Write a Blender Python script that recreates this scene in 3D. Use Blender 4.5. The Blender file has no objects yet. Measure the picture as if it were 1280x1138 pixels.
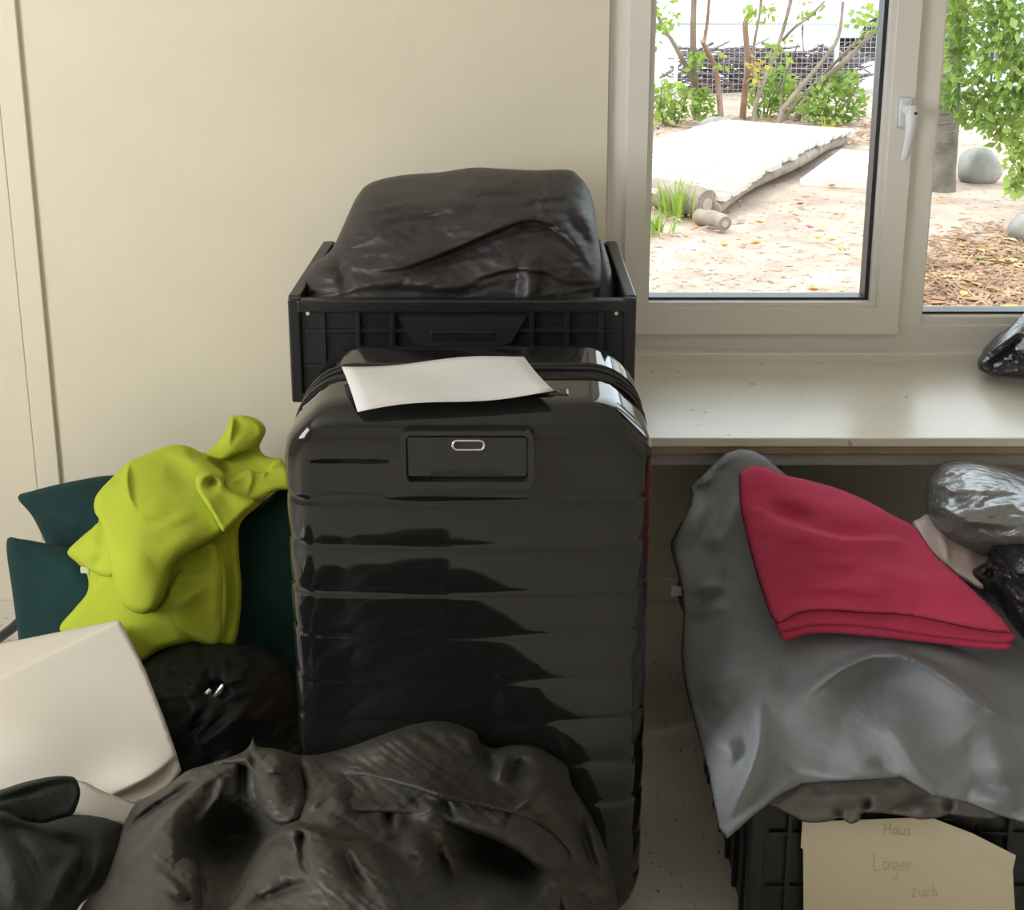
import bpy, bmesh, math, random
import numpy as np
from mathutils import Vector, Matrix, geometry
random.seed(7); RNG = np.random.default_rng(7)
S = bpy.context.scene
C = S.collection
PI = math.pi
# ------------------------------------------------------------------ camera
TH = math.radians(12.8); F = 1450.0; CX, CY = 640.0, 270.0; CZ = 1.5
cam_d = bpy.data.cameras.new('camera'); cam = bpy.data.objects.new('camera', cam_d); C.objects.link(cam)
cam.location = (0, 0, CZ); cam.rotation_euler = (PI/2 - TH, 0, 0)
cam_d.sensor_fit = 'HORIZONTAL'; cam_d.sensor_width = 36; cam_d.lens = 36*F/1280
cam_d.shift_y = -(569 - CY)/1280; cam_d.clip_start = .05; cam_d.clip_end = 300
S.camera = cam
# ------------------------------------------------------------------ sky, sun, light, exposure
w = bpy.data.worlds.new('sky'); S.world = w; w.use_nodes = True
bg = w.node_tree.nodes['Background']; bg.inputs[0].default_value = (.86, .93, 1, 1); bg.inputs[1].default_value = 3.7
sun_d = bpy.data.lights.new('sun_offscreen', 'SUN'); sun_d.energy = 1.8; sun_d.angle = .03; sun_d.color = (1, .95, .86)
sun = bpy.data.objects.new('sun_offscreen', sun_d); C.objects.link(sun)
sun.rotation_euler = Vector((.75, .30, -1.25)).to_track_quat('-Z', 'Y').to_euler()
def area(name, loc, direc, sx, sy, power, color):
    d = bpy.data.lights.new(name, 'AREA'); d.shape = 'RECTANGLE'; d.size = sx; d.size_y = sy; d.energy = power; d.color = color
    o = bpy.data.objects.new(name, d); C.objects.link(o); o.location = loc
    o.rotation_euler = Vector(direc).to_track_quat('-Z', 'Z').to_euler(); return o
# daylight entering by the window in the left wall (its opening is built below)
area('window_left_offscreen', (-2.745, .35, 1.625), (1, 0, -.05), 1.5, 1.45, 72, (1, .965, .91))
vs = S.view_settings; vs.view_transform = 'Standard'; vs.look = 'None'; vs.exposure = 0.0; vs.gamma = 1; vs.use_curve_mapping = False

# ------------------------------------------------------------------ helpers: geometry
def P(px, py, Y):
    """point of the place seen in the photo at pixel (px, py), at distance Y into the room"""
    a = (px - CX)/F; b = (py - CY)/F
    dy = math.cos(TH) - math.sin(TH)*b; dz = -math.sin(TH) - math.cos(TH)*b
    t = Y/dy
    return Vector((a*t, Y, CZ + dz*t))
def PZ(px, py, z):
    b = (py - CY)/F; dz = -math.sin(TH) - math.cos(TH)*b; dy = math.cos(TH) - math.sin(TH)*b
    t = (z - CZ)/dz
    return Vector(((px - CX)/F*t, dy*t, z))
def Parr(px, py, Y):
    a = (px - CX)/F; b = (py - CY)/F
    dy = math.cos(TH) - math.sin(TH)*b; dz = -math.sin(TH) - math.cos(TH)*b
    t = Y/dy
    return np.stack([a*t, Y + 0*t, CZ + dz*t], 1)
def obj(name, me, mat=None, parent=None, smooth=False):
    o = bpy.data.objects.new(name, me); C.objects.link(o)
    if mat and not me.materials: me.materials.append(mat)
    if smooth:
        me.polygons.foreach_set('use_smooth', [True]*len(me.polygons))
    if parent: o.parent = parent
    return o
def mesh(name, v, f, mat=None, parent=None, smooth=False):
    me = bpy.data.meshes.new(name); me.from_pydata([tuple(q) for q in v], [], [tuple(q) for q in f]); me.update()
    return obj(name, me, mat, parent, smooth)
def thing(name, label, cat, loc=(0, 0, 0), rz=0, group=None):
    o = bpy.data.objects.new(name, None); C.objects.link(o); o.location = loc; o.rotation_euler = (0, 0, rz); o.empty_display_size = .05
    return tag(o, label, cat, group)
def tag(o, label, cat, group=None):
    o['label'] = label; o['category'] = cat
    if group: o['group'] = group
    return o
def struct(o): o['kind'] = 'structure'; return o
class MB:
    def __init__(s): s.bm = bmesh.new()
    def box(s, lo, hi, bev=0, seg=2, M=None):
        lo, hi = Vector(lo), Vector(hi)
        r = bmesh.ops.create_cube(s.bm, size=1); vs_ = r['verts']
        for v in vs_: v.co = Vector([(lo[i]+hi[i])/2 + v.co[i]*(hi[i]-lo[i]) for i in range(3)])
        if bev:
            es = list({e for v in vs_ for e in v.link_edges})
            rr = bmesh.ops.bevel(s.bm, geom=es, offset=bev, segments=seg, affect='EDGES', profile=.5)
            vs_ = list({v for f in rr['faces'] for v in f.verts} | {v for v in vs_ if v.is_valid})
        if M is not None:
            for v in vs_: v.co = M @ v.co
        return s
    def tube(s, pts, r, n=8, close=False, cap=True):
        pts = [Vector(p) for p in pts]; N = len(pts); rs = r if isinstance(r, (list, tuple)) else [r]*N
        rings = []; up = None
        for i, p in enumerate(pts):
            a = pts[(i-1) % N] if (close or i > 0) else p; b = pts[(i+1) % N] if (close or i < N-1) else p
            t = (b-a).normalized()
            if up is None or abs(up.dot(t)) > .98: up = Vector((0, 0, 1)) if abs(t.z) < .9 else Vector((1, 0, 0))
            x = t.cross(up).normalized(); y = x.cross(t).normalized(); up = y
            rings.append([s.bm.verts.new(p + (x*math.cos(k*2*PI/n) + y*math.sin(k*2*PI/n))*rs[i]) for k in range(n)])
        for i in range(N if close else N-1):
            A, B = rings[i], rings[(i+1) % N]
            for k in range(n): s.bm.faces.new((A[k], A[(k+1) % n], B[(k+1) % n], B[k]))
        if cap and not close:
            s.bm.faces.new(rings[0][::-1]); s.bm.faces.new(rings[-1])
        return s
    def poly(s, pts): s.bm.faces.new([s.bm.verts.new(Vector(p)) for p in pts]); return s
    def prism(s, pts, d):
        """polygon pts extruded by vector d"""
        d = Vector(d); a = [s.bm.verts.new(Vector(p)) for p in pts]; b = [s.bm.verts.new(Vector(p)+d) for p in pts]; n = len(a)
        s.bm.faces.new(a); s.bm.faces.new(b[::-1])
        for i in range(n): s.bm.faces.new((a[i], b[i], b[(i+1) % n], a[(i+1) % n]))
        return s
    def build(s, name, mat, parent=None, smooth=False, fix=True):
        if fix: bmesh.ops.recalc_face_normals(s.bm, faces=s.bm.faces)
        me = bpy.data.meshes.new(name); s.bm.to_mesh(me); s.bm.free()
        o = obj(name, me, mat, parent, smooth)
        if smooth:
            try: me.set_sharp_from_angle(angle=math.radians(40))
            except Exception: pass
        return o

# ------------------------------------------------------------------ helpers: soft things
def perm(n=256):
    g = RNG.random((n, n)); return g
_G = perm()
def vnoise(x, y):
    xi = np.floor(x).astype(int); yi = np.floor(y).astype(int); u = x-xi; v = y-yi
    u = u*u*(3-2*u); v = v*v*(3-2*v); q = lambda i, j: _G[i % 256, j % 256]
    return (q(xi, yi)*(1-u) + q(xi+1, yi)*u)*(1-v) + (q(xi, yi+1)*(1-u) + q(xi+1, yi+1)*u)*v - .5
def ridged(x, y): return 1 - 4*np.abs(vnoise(x, y))
def spline(pts, closed=True, sub=6):
    p = np.array(pts, float); n = len(p); out = []
    for i in range(n if closed else n-1):
        g = (lambda k: p[k % n]) if closed else (lambda k: p[min(max(k, 0), n-1)])
        a, b, c, d = g(i-1), g(i), g(i+1), g(i+2)
        for k in range(sub):
            t = k/sub
            out.append(.5*(2*b + (c-a)*t + (2*a-5*b+4*c-d)*t*t + (3*b-a-3*c+d)*t**3))
    if not closed: out.append(p[-1])
    return np.array(out)
def resample(p, step, closed=True):
    q = np.vstack([p, p[:1]]) if closed else p
    d = np.r_[0, np.cumsum(np.hypot(*np.diff(q, axis=0).T))]
    n = max(8, int(d[-1]/step)); t = np.linspace(0, d[-1], n, endpoint=not closed)
    return np.stack([np.interp(t, d, q[:, 0]), np.interp(t, d, q[:, 1])], 1)
def segdist(X, Y, p, closed=False):
    """distance, signed side, parameter along polyline"""
    q = np.vstack([p, p[:1]]) if closed else p
    best = np.full(X.shape, 1e18); side = np.zeros(X.shape); par = np.zeros(X.shape)
    L = np.r_[0, np.cumsum(np.hypot(*np.diff(q, axis=0).T))]
    for i in range(len(q)-1):
        ax, ay = q[i]; bx, by = q[i+1]; dx, dy = bx-ax, by-ay; l2 = dx*dx+dy*dy+1e-9
        t = np.clip(((X-ax)*dx + (Y-ay)*dy)/l2, 0, 1)
        ex, ey = X-ax-t*dx, Y-ay-t*dy; d2 = ex*ex+ey*ey
        m = d2 < best; best = np.where(m, d2, best)
        side = np.where(m, np.sign(dx*ey - dy*ex), side); par = np.where(m, (L[i]+t*(L[i+1]-L[i]))/L[-1], par)
    return np.sqrt(best), side, par
def inside(X, Y, p):
    c = np.zeros(X.shape, bool); n = len(p); j = n-1
    for i in range(n):
        xi, yi = p[i]; xj, yj = p[j]
        c ^= ((yi > Y) != (yj > Y)) & (X < (xj-xi)*(Y-yi)/(yj-yi+1e-12)+xi); j = i
    return c
def tps(ctrl):
    c = np.array(ctrl, float); x = c[:, :2]/300; n = len(c)
    U = lambda r2: np.where(r2 > 1e-12, r2*np.log(r2+1e-12), 0)
    r2 = ((x[:, None]-x[None])**2).sum(-1); K = U(r2) + np.eye(n)*2e-3
    Pm = np.c_[np.ones(n), x]; A = np.zeros((n+3, n+3)); A[:n, :n] = K; A[:n, n:] = Pm; A[n:, :n] = Pm.T
    sol = np.linalg.lstsq(A, np.r_[c[:, 2], 0, 0, 0], rcond=None)[0]
    def f(X, Y):
        q = np.stack([X, Y], 1)/300; out = np.zeros(len(q))
        for s in range(0, len(q), 4000):
            k = q[s:s+4000]; out[s:s+4000] = U(((k[:, None]-x[None])**2).sum(-1)) @ sol[:n] + np.c_[np.ones(len(k)), k] @ sol[n:]
        return out
    return f
def T(ox, oy, s): return lambda pts: [(ox+x*s, oy+y*s) for x, y in pts]
def soft(name, outline, ctrl, mat, strokes=(), noise=(), step=4, edge_r=25, edge_in=.03, back=.05, sheet=0, parent=None, smooth_outline=True, sub=5):
    """closed soft body. outline: its silhouette; ctrl: (px,py,distance) samples of its front surface;
    strokes: folds (kind, points, width, height). Front and back surfaces meet along the silhouette."""
    pl = spline(outline, True, sub) if smooth_outline else np.array(outline, float)
    bd = resample(pl, step)
    x0, y0 = bd.min(0); x1, y1 = bd.max(0)
    gx, gy = np.meshgrid(np.arange(x0, x1, step), np.arange(y0, y1, step*.866))
    gx = gx + (np.arange(gx.shape[0]) % 2)[:, None]*step*.5
    gx = gx.ravel(); gy = gy.ravel(); m = inside(gx, gy, bd); gx, gy = gx[m], gy[m]
    d, _, _ = segdist(gx, gy, bd, True); m = d > step*.55; gx, gy, d = gx[m], gy[m], d[m]
    nb = len(bd)
    pts = [Vector((a, b)) for a, b in np.vstack([bd, np.c_[gx, gy]])]
    V, E, Fc, ov, oe, of = geometry.delaunay_2d_cdt(pts, [(i, (i+1) % nb) for i in range(nb)], [], 1, 1e-4)
    V = np.array([(v.x, v.y) for v in V]); X, Y = V[:, 0], V[:, 1]
    D, _, _ = segdist(X, Y, bd, True); D[D < 1e-3] = 0
    base = ctrl(X, Y) if callable(ctrl) else tps(ctrl)(X, Y)
    k = np.clip(D/edge_r, 0, 1); prof = np.sqrt(np.clip(1-(1-k)**2, 0, 1))
    h = np.zeros(len(X))
    for st in strokes:
        kind, pp, wd, ht = st[:4]
        pp = spline(pp, False, 5) if len(pp) > 2 else np.array(pp, float)
        dd, sd, par = segdist(X, Y, pp)
        tap = np.clip(np.sin(PI*np.clip(par, 0, 1)), 0, 1)**1.3*1.15
        if kind == 'r': g = np.exp(-(dd/wd)**2)
        elif kind == 'b': g = np.clip(1-dd/wd, 0, 1)**.6; 
        else:
            s_ = dd*np.where(sd >= 0, 1, -1)*(1 if kind == 's' else -1); sh = max(wd*.10, step*.55)
            g = np.where(s_ > 0, np.exp(-(np.maximum(s_, 0)/wd)**1.3), np.exp(-(s_/sh)**2))
            # beyond a step's ends fade out
        if kind in 'sS':
            endd = np.minimum(np.hypot(X-pp[0][0], Y-pp[0][1]), np.hypot(X-pp[-1][0], Y-pp[-1][1]))
            isend = (par < .001) | (par > .999); g = np.where(isend, g*np.exp(-(endd/(wd*.4))**2), g)
        h += ht*g*tap
    for nz in noise:
        sx, sy, am, kind, ang = (list(nz)+['n', 0])[:5] if len(nz) < 5 else nz
        ca, sa = math.cos(ang), math.sin(ang); u = (X*ca+Y*sa)/sx + 13.1; v = (-X*sa+Y*ca)/sy + 71.7
        wob = vnoise(u*.7+5, v*.7+9)*.8
        h += am*(ridged(u+wob, v+wob) if kind == 'r' else 2*vnoise(u+wob, v+wob))*np.clip(D/12, .25, 1)
    front = base + edge_in*(1-prof) - h
    if sheet: backY = front + np.where(D > 0, sheet*np.clip(D/8, .3, 1), 0)
    else:
        kb = np.clip(D/(edge_r*1.6), 0, 1)
        backY = np.maximum(front + np.where(D > 0, .006, 0), base + edge_in + back*np.sqrt(np.clip(1-(1-kb)**2, 0, 1)))
    onb = D <= 0
    A = Parr(X, Y, front); B = Parr(X, Y, np.where(onb, front, backY))
    idx = np.where(onb, np.arange(len(X)), 0); ni = np.cumsum(~onb)-1; bi = np.where(onb, np.arange(len(X)), len(X)+ni)
    verts = np.vstack([A, B[~onb]]); verts[:, 2] = np.maximum(verts[:, 2], .003)
    faces = [tuple(f) for f in Fc] + [tuple(int(bi[j]) for j in reversed(f)) for f in Fc]
    me = bpy.data.meshes.new(name); me.from_pydata(verts.tolist(), [], faces); me.update()
    bm = bmesh.new(); bm.from_mesh(me); bmesh.ops.recalc_face_normals(bm, faces=bm.faces); bm.to_mesh(me); bm.free()
    return obj(name, me, mat, parent, True)

# ------------------------------------------------------------------ helpers: materials
MATS = {}
def mat(name, col, rough=.6, metal=0, spec=.5, var=.0, vscale=8, bump=0, bscale=60, sheen=0, coat=0, col2=None, bstretch=None, transl=0, detail=4, speck=None):
    m = bpy.data.materials.new(name); m.use_nodes = True; nt = m.node_tree; b = nt.nodes['Principled BSDF']
    b.inputs['Base Color'].default_value = (*col, 1); b.inputs['Roughness'].default_value = rough; b.inputs['Metallic'].default_value = metal
    b.inputs['Specular IOR Level'].default_value = spec
    if sheen:
        b.inputs['Sheen Weight'].default_value = sheen; b.inputs['Sheen Roughness'].default_value = .5; b.inputs['Sheen Tint'].default_value = (*[min(1, c*1.4+.1) for c in col], 1)
    if coat: b.inputs['Coat Weight'].default_value = coat; b.inputs['Coat Roughness'].default_value = .06
    tc = nt.nodes.new('ShaderNodeTexCoord')
    def nz(scale, det=detail, stretch=None):
        n = nt.nodes.new('ShaderNodeTexNoise'); n.inputs['Scale'].default_value = scale; n.inputs['Detail'].default_value = det
        mp = nt.nodes.new('ShaderNodeMapping'); nt.links.new(tc.outputs['Object'], mp.inputs[0]); nt.links.new(mp.outputs[0], n.inputs['Vector'])
        if stretch: mp.inputs['Scale'].default_value = stretch
        return n
    if var or col2:
        n = nz(vscale); r = nt.nodes.new('ShaderNodeValToRGB'); nt.links.new(n.outputs['Fac'], r.inputs[0])
        c2 = col2 or tuple(c*(1+var) for c in col); c1 = col if col2 else tuple(c*(1-var) for c in col)
        r.color_ramp.elements[0].color = (*c1, 1); r.color_ramp.elements[1].color = (*c2, 1)
        r.color_ramp.elements[0].position = .32; r.color_ramp.elements[1].position = .68
        src = r.outputs[0]
        if speck:
            n2 = nz(speck[1], 2); r2 = nt.nodes.new('ShaderNodeValToRGB'); nt.links.new(n2.outputs['Fac'], r2.inputs[0])
            r2.color_ramp.elements[0].position = speck[2]; r2.color_ramp.elements[1].position = speck[2]+.04
            r2.color_ramp.elements[0].color = (0, 0, 0, 1); r2.color_ramp.elements[1].color = (1, 1, 1, 1)
            mx = nt.nodes.new('ShaderNodeMix'); mx.data_type = 'RGBA'; nt.links.new(r2.outputs[0], mx.inputs['Factor']); nt.links.new(src, mx.inputs[6]); mx.inputs[7].default_value = (*speck[0], 1)
            src = mx.outputs[2]
        nt.links.new(src, b.inputs['Base Color'])
    if bump:
        n = nz(bscale, 5, bstretch); bp = nt.nodes.new('ShaderNodeBump'); bp.inputs['Strength'].default_value = min(1, bump); bp.inputs['Distance'].default_value = .01 if bump <= 1 else .01*bump
        nt.links.new(n.outputs['Fac'], bp.inputs['Height']); nt.links.new(bp.outputs[0], b.inputs['Normal'])
    if transl:
        out = nt.nodes['Material Output']; t = nt.nodes.new('ShaderNodeBsdfTranslucent'); t.inputs[0].default_value = (*[min(1, c*1.5) for c in col], 1)
        if var or col2: nt.links.new(src, t.inputs[0])
        mx = nt.nodes.new('ShaderNodeMixShader'); mx.inputs[0].default_value = transl
        nt.links.new(b.outputs[0], mx.inputs[1]); nt.links.new(t.outputs[0], mx.inputs[2]); nt.links.new(mx.outputs[0], out.inputs[0])
    return m
def glass_mat():
    m = bpy.data.materials.new('window_glass'); m.use_nodes = True; nt = m.node_tree; nt.nodes.clear()
    o = nt.nodes.new('ShaderNodeOutputMaterial'); t = nt.nodes.new('ShaderNodeBsdfTransparent'); g = nt.nodes.new('ShaderNodeBsdfGlossy')
    t.inputs[0].default_value = (.97, .99, .98, 1); g.inputs['Roughness'].default_value = .0
    fr = nt.nodes.new('ShaderNodeFresnel'); fr.inputs[0].default_value = 1.3; mx = nt.nodes.new('ShaderNodeMixShader')
    nt.links.new(fr.outputs[0], mx.inputs[0]); nt.links.new(t.outputs[0], mx.inputs[1]); nt.links.new(g.outputs[0], mx.inputs[2]); nt.links.new(mx.outputs[0], o.inputs[0])
    return m
M = {}
M['wall'] = mat('wall_paint', (.75, .71, .595), .85, var=.03, vscale=3, bump=.05, bscale=90)
M['strip'] = mat('duct_paint', (.76, .72, .605), .6)
M['ceil'] = mat('ceiling_paint', (.8, .78, .72), .9)
M['floor'] = mat('linoleum', (.66, .62, .57), .20, var=.10, vscale=5, speck=((.30, .26, .21), 70, .66), bump=.02, bscale=30, coat=.4)
M['pvc'] = mat('white_pvc', (.75, .735, .71), .35, var=.015, vscale=4)
M['gasket'] = mat('black_gasket', (.02, .022, .03), .4)
M['spacer'] = mat('alu_spacer', (.30, .36, .45), .3, metal=.7)
M['handle'] = mat('white_handle', (.72, .76, .80), .3)
M['sill'] = mat('sill_laminate', (.72, .69, .62), .28, var=.05, vscale=6, speck=((.45, .40, .34), 40, .70), bump=.02, bscale=40)
M['sill_edge'] = mat('sill_edge_brown', (.33, .25, .18), .5, var=.15, vscale=14)
M['sill_under'] = mat('sill_support_grey', (.36, .33, .33), .5, var=.06)
M['radiator'] = mat('radiator_grey', (.42, .40, .37), .45)
M['glass'] = glass_mat()
M['case'] = mat('black_polycarbonate', (.009, .010, .010), .07, spec=.55, bump=.012, bscale=14)
M['case_matte'] = mat('black_case_plastic', (.022, .023, .024), .32)
M['recess'] = mat('dark_recess', (.003, .004, .005), .7, spec=.1)
M['zip'] = mat('zip_tape', (.012, .012, .014), .7, bump=.3, bscale=300)
M['chrome'] = mat('brushed_metal', (.75, .73, .70), .25, metal=.9)
M['crate'] = mat('black_crate_plastic', (.010, .012, .016), .38, var=.15, vscale=20)
M['card'] = mat('brown_cardboard', (.35, .24, .14), .85, var=.06)
M['puffer_in_crate'] = mat('black_quilt_nylon', (.026, .023, .027), .47, spec=.4, var=.08, vscale=6, bump=.10, bscale=40, bstretch=(.4, 1, 2.6))
M['jacket'] = mat('black_down_nylon', (.050, .048, .043), .52, spec=.32, var=.08, vscale=5, bump=.10, bscale=45, bstretch=(1, .7, 1.4))
M['coat'] = mat('dark_green_black_wool', (.014, .018, .017), .8, sheen=.12, var=.15, vscale=12, bump=.3, bscale=220)
M['sack'] = mat('black_sack_nylon', (.011, .013, .016), .5, spec=.25, bump=.25, bscale=38)
M['plastic_bk'] = mat('black_bin_liner', (.02, .02, .024), .22, spec=.5, bump=.5, bscale=30)
M['plastic_sv'] = mat('grey_bin_liner', (.24, .25, .26), .24, spec=.6, metal=.35, bump=.55, bscale=30, bstretch=(.6, 1, 2))
M['plastic_pk'] = mat('pinkish_white_plastic', (.72, .60, .60), .4, bump=.3, bscale=25)
M['teal'] = mat('teal_velvet', (.006, .036, .037), .85, spec=.25, sheen=.06, var=.12, vscale=9, bump=.15, bscale=120)
M['green'] = mat('lime_fleece', (.42, .50, .05), .92, spec=.1, sheen=.10, var=.03, vscale=7, bump=.06, bscale=300)
M['grey'] = mat('grey_fleece', (.235, .252, .28), .92, spec=.15, sheen=.22, var=.07, vscale=10, bump=.14, bscale=260)
M['greycloth'] = mat('dark_grey_jersey', (.12, .115, .11), .9, bump=.2, bscale=120)
M['red'] = mat('raspberry_fleece', (.47, .050, .110), .92, spec=.1, sheen=.25, var=.04, vscale=8, bump=.08, bscale=280)
M['purple'] = mat('navy_purple_cloth', (.06, .055, .12), .8, bump=.2, bscale=60)
M['tagw'] = mat('white_tag', (.7, .69, .65), .6)
M['paper'] = mat('white_paper', (.66, .655, .67), .7, var=.015, vscale=6)
M['paperbag'] = mat('white_paper_bag', (.62, .585, .525), .55, var=.02, vscale=5, bump=.04, bscale=12)
M['note'] = mat('cream_note_paper', (.70, .63, .50), .75, var=.02, vscale=6)
M['ink'] = mat('faint_pencil', (.55, .49, .39), .8)

# ------------------------------------------------------------------ the room
YW, YF, YO = 2.488, 2.50, 2.75                   # wall face, window frame face, outer face
XL, XR, YB, ZC = -2.7, 2.6, -2.6, 2.75
wx0 = P(758, 200, YF).x; wx1 = 1.95; wz0 = .60; wz1 = 2.25
struct(MB().box((XL-.3, YB-.3, -.12), (XR+.3, YO, 0)).build('floor', M['floor']))
struct(MB().box((XL-.3, YB-.3, ZC), (XR+.3, YO, ZC+.15)).build('ceiling', M['ceil']))
b = MB(); b.box((XL-.3, YW, 0), (wx0, YO, ZC)); b.box((wx1, YW, 0), (XR+.3, YO, ZC)); b.box((wx0, YW, 0), (wx1, YO, wz0-.045)); b.box((wx0, YW, wz1), (wx1, YO, ZC))
struct(b.build('wall_back', M['wall']))
b = MB(); b.box((XL-.3, YB, 0), (XL, -.45, ZC)); b.box((XL-.3, 1.15, 0), (XL, YW, ZC)); b.box((XL-.3, -.45, 0), (XL, 1.15, .85)); b.box((XL-.3, -.45, 2.4), (XL, 1.15, ZC))
struct(b.build('wall_left', M['wall']))
struct(MB().box((XR, YB, 0), (XR+.3, YW, ZC)).build('wall_right', M['wall']))
struct(MB().box((XL-.3, YB-.3, 0), (XR+.3, YB, ZC)).build('wall_rear', M['wall']))
# narrow flat duct running up the wall, seen as two fine vertical joints
xa, xb = P(47, 600, YW-.006).x, P(75, 600, YW-.006).x
struct(MB().box((xa, YW-.010, .0), (xb, YW+.01, ZC), .002).build('trim_1', M['strip']))
struct(MB().box((xa-.62, YW-.006, .0), (xa-.003, YW+.01, ZC), .002).build('trim_2', M['wall']))
struct(MB().box((XL, YW-.012, 0), (xa-.63, YW, .07), .003).build('baseboard_left', M['strip']))
struct(MB().box((xb+.004, YW-.012, 0), (XR, YW, .06), .003).build('baseboard_back', M['wall']))
# side window in the left wall (lights the room)
win2 = bpy.data.objects.new('window_2', None); C.objects.link(win2); struct(win2)
b = MB(); 
for (lo, hi) in (((XL-.14, -.45, .85), (XL-.07, -.37, 2.4)), ((XL-.14, 1.07, .85), (XL-.07, 1.15, 2.4)), ((XL-.14, -.37, .85), (XL-.07, 1.07, .93)), ((XL-.14, -.37, 2.32), (XL-.07, 1.07, 2.4)), ((XL-.14, .31, .93), (XL-.07, .39, 2.32))): b.box(lo, hi, .006)
b.build('window_frame', M['pvc'], win2)
# ------------------------------------------------------------------ the window
win = bpy.data.objects.new('window_1', None); C.objects.link(win); struct(win)
xs0 = P(779, 372, YF).x                          # outer frame / sash joint
gx0, gx1 = P(808, 372, YF+.03).x, P(1082, 372, YF+.03).x
gz0 = P(900, 372, YF+.03).z
xm = P(1121, 390, YF).x; fx0 = P(1147, 392, YF+.03).x; fz0 = P(1200, 391, YF+.03).z
b = MB(); b.box((wx0, YF, wz0), (xs0+.01, YF+.09, wz1), .004); b.box((wx0, YF, wz0), (wx1, YF+.09, gz0-.055), .004); b.box((wx0, YF, wz1-.07), (wx1, YF+.09, wz1), .004)
b.box((wx1-.07, YF, wz0), (wx1, YF+.09, wz1), .004)
b.build('window_frame', M['pvc'], win)
MB().box((xm, YF-.002, gz0-.06), (fx0, YF+.09, wz1-.06), .004).build('mullion', M['pvc'], win)
MB().box((xm+.002, YF+.004, gz0-.058), (wx1-.06, YF+.085, fz0), .004).build('fixed_frame_rail', M['pvc'], win)
MB().box((wx0-.02, YF-.03, wz0-.02), (wx1, YF+.02, wz0+.022), .003).build('bottom_trim', M['pvc'], win)
sash = MB(); zb = gz0-.072; zt = wz1-.045
def ring(b, x0, x1, z0, z1, X0, X1, Z0, Z1, y0, y1):
    """mitred frame: outer X0..Z1, inner x0..z1"""
    o = [(X0, Z0), (X1, Z0), (X1, Z1), (X0, Z1)]; i = [(x0, z0), (x1, z0), (x1, z1), (x0, z1)]
    for k in range(4):
        l = (k+1) % 4
        b.prism([(o[k][0], y0, o[k][1]), (o[l][0], y0, o[l][1]), (i[l][0], y0, i[l][1]), (i[k][0], y0, i[k][1])], (0, y1-y0, 0))
so = bpy.data.objects.new('sash', None); C.objects.link(so); so.parent = win
ring(sash, gx0-.012, gx1+.012, gz0-.012, 2.14, xs0, xm-.001, zb, zt, YF-.016, YF+.06)
sash.build('sash_frame', M['pvc'], so)
b = MB(); ring(b, gx0, gx1, gz0, 2.13, gx0-.013, gx1+.013, gz0-.013, 2.142, YF-.008, YF+.05); b.build('glazing_bead', M['pvc'], so)
b = MB(); ring(b, gx0+.003, gx1-.009, gz0+.006, 2.12, gx0-.001, gx1+.001, gz0-.001, 2.131, YF+.012, YF+.05); b.build('gasket', M['gasket'], so)
MB().box((gx0-.01, YF+.036, gz0-.01), (gx1+.01, YF+.040, 2.14)).build('pane', M['glass'], so)
ff = bpy.data.objects.new('fixed_light', None); C.objects.link(ff); ff.parent = win
b = MB(); ring(b, fx0+.004, wx1-.07, fz0+.006, wz1-.075, fx0-.001, wx1-.06, fz0-.001, wz1-.065, YF+.02, YF+.06); b.build('gasket', M['gasket'], ff)
MB().box((fx0-.006, YF+.044, fz0-.006), (wx1-.065, YF+.048, wz1-.07)).build('pane', M['glass'], ff)
# handle
hp = P(1131, 142, YF-.02); hd = bpy.data.objects.new('handle', None); C.objects.link(hd); hd.parent = so
MB().box((hp.x-.016, YF-.024, hp.z-.032), (hp.x+.016, YF-.014, hp.z+.036), .008, 3).build('handle_plate', M['handle'], hd, True)
b = MB(); b.tube([(hp.x, YF-.02, hp.z+.010), (hp.x, YF-.065, hp.z+.010)], .0125, 14); b.build('handle_neck', M['handle'], hd, True)
pts = [(hp.x+.002, YF-.055, hp.z+.018), (hp.x, YF-.066, hp.z-.005), (hp.x-.002, YF-.068, hp.z-.04), (hp.x-.004, YF-.063, hp.z-.072), (hp.x-.006, YF-.054, hp.z-.094)]
MB().tube(pts, [.013, .0125, .0095, .0085, .007], 12).build('handle_lever', M['handle'], hd, True)
MB().tube([(hp.x+.004, YF-.064, hp.z+.008), (hp.x+.004, YF-.0795, hp.z+.008)], .003, 8).build('key_hole', M['gasket'], hd)
# sill (deep shelf) with layered edge
ys = 2.055; sx0 = .155
sl = bpy.data.objects.new('trim_3', None); C.objects.link(sl); struct(sl); sl.name = 'trim_3'
MB().box((sx0, ys, wz0-.018), (XR, YF+.01, wz0), .002).build('sill_board', M['sill'], sl)
MB().box((sx0+.001, ys+.004, wz0-.034), (XR, YF-.013, wz0-.018), .001).build('sill_core', M['sill_edge'], sl)
MB().box((sx0+.002, ys+.012, wz0-.062), (XR, YF-.013, wz0-.034), .002).build('sill_support', M['sill_under'], sl)
for px in (1102, 1253):
    q = P(px, 557, ys+.003); MB().box((q.x-.006, ys+.001, q.z-.003), (q.x+.006, ys+.006, q.z+.003), .001).build('edge_dent', M['sill_edge'], sl)
# radiator under the sill
rx0 = P(985, 605, 2.30).x
rad = thing('panel_radiator', 'flat grey panel radiator on the wall beneath the window sill', 'radiator', (rx0, 2.39, 0))
MB().box((0, -.02, .10), (1.55, .0, .462), .008, 3).build('front_panel', M['radiator'], rad)
MB().box((.01, .0, .12), (1.54, .085, .455), .004).build('convector', M['sill_under'], rad)
MB().box((-.002, -.024, .452), (1.552, .088, .466), .004).build('top_grille', M['pvc'], rad)
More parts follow.
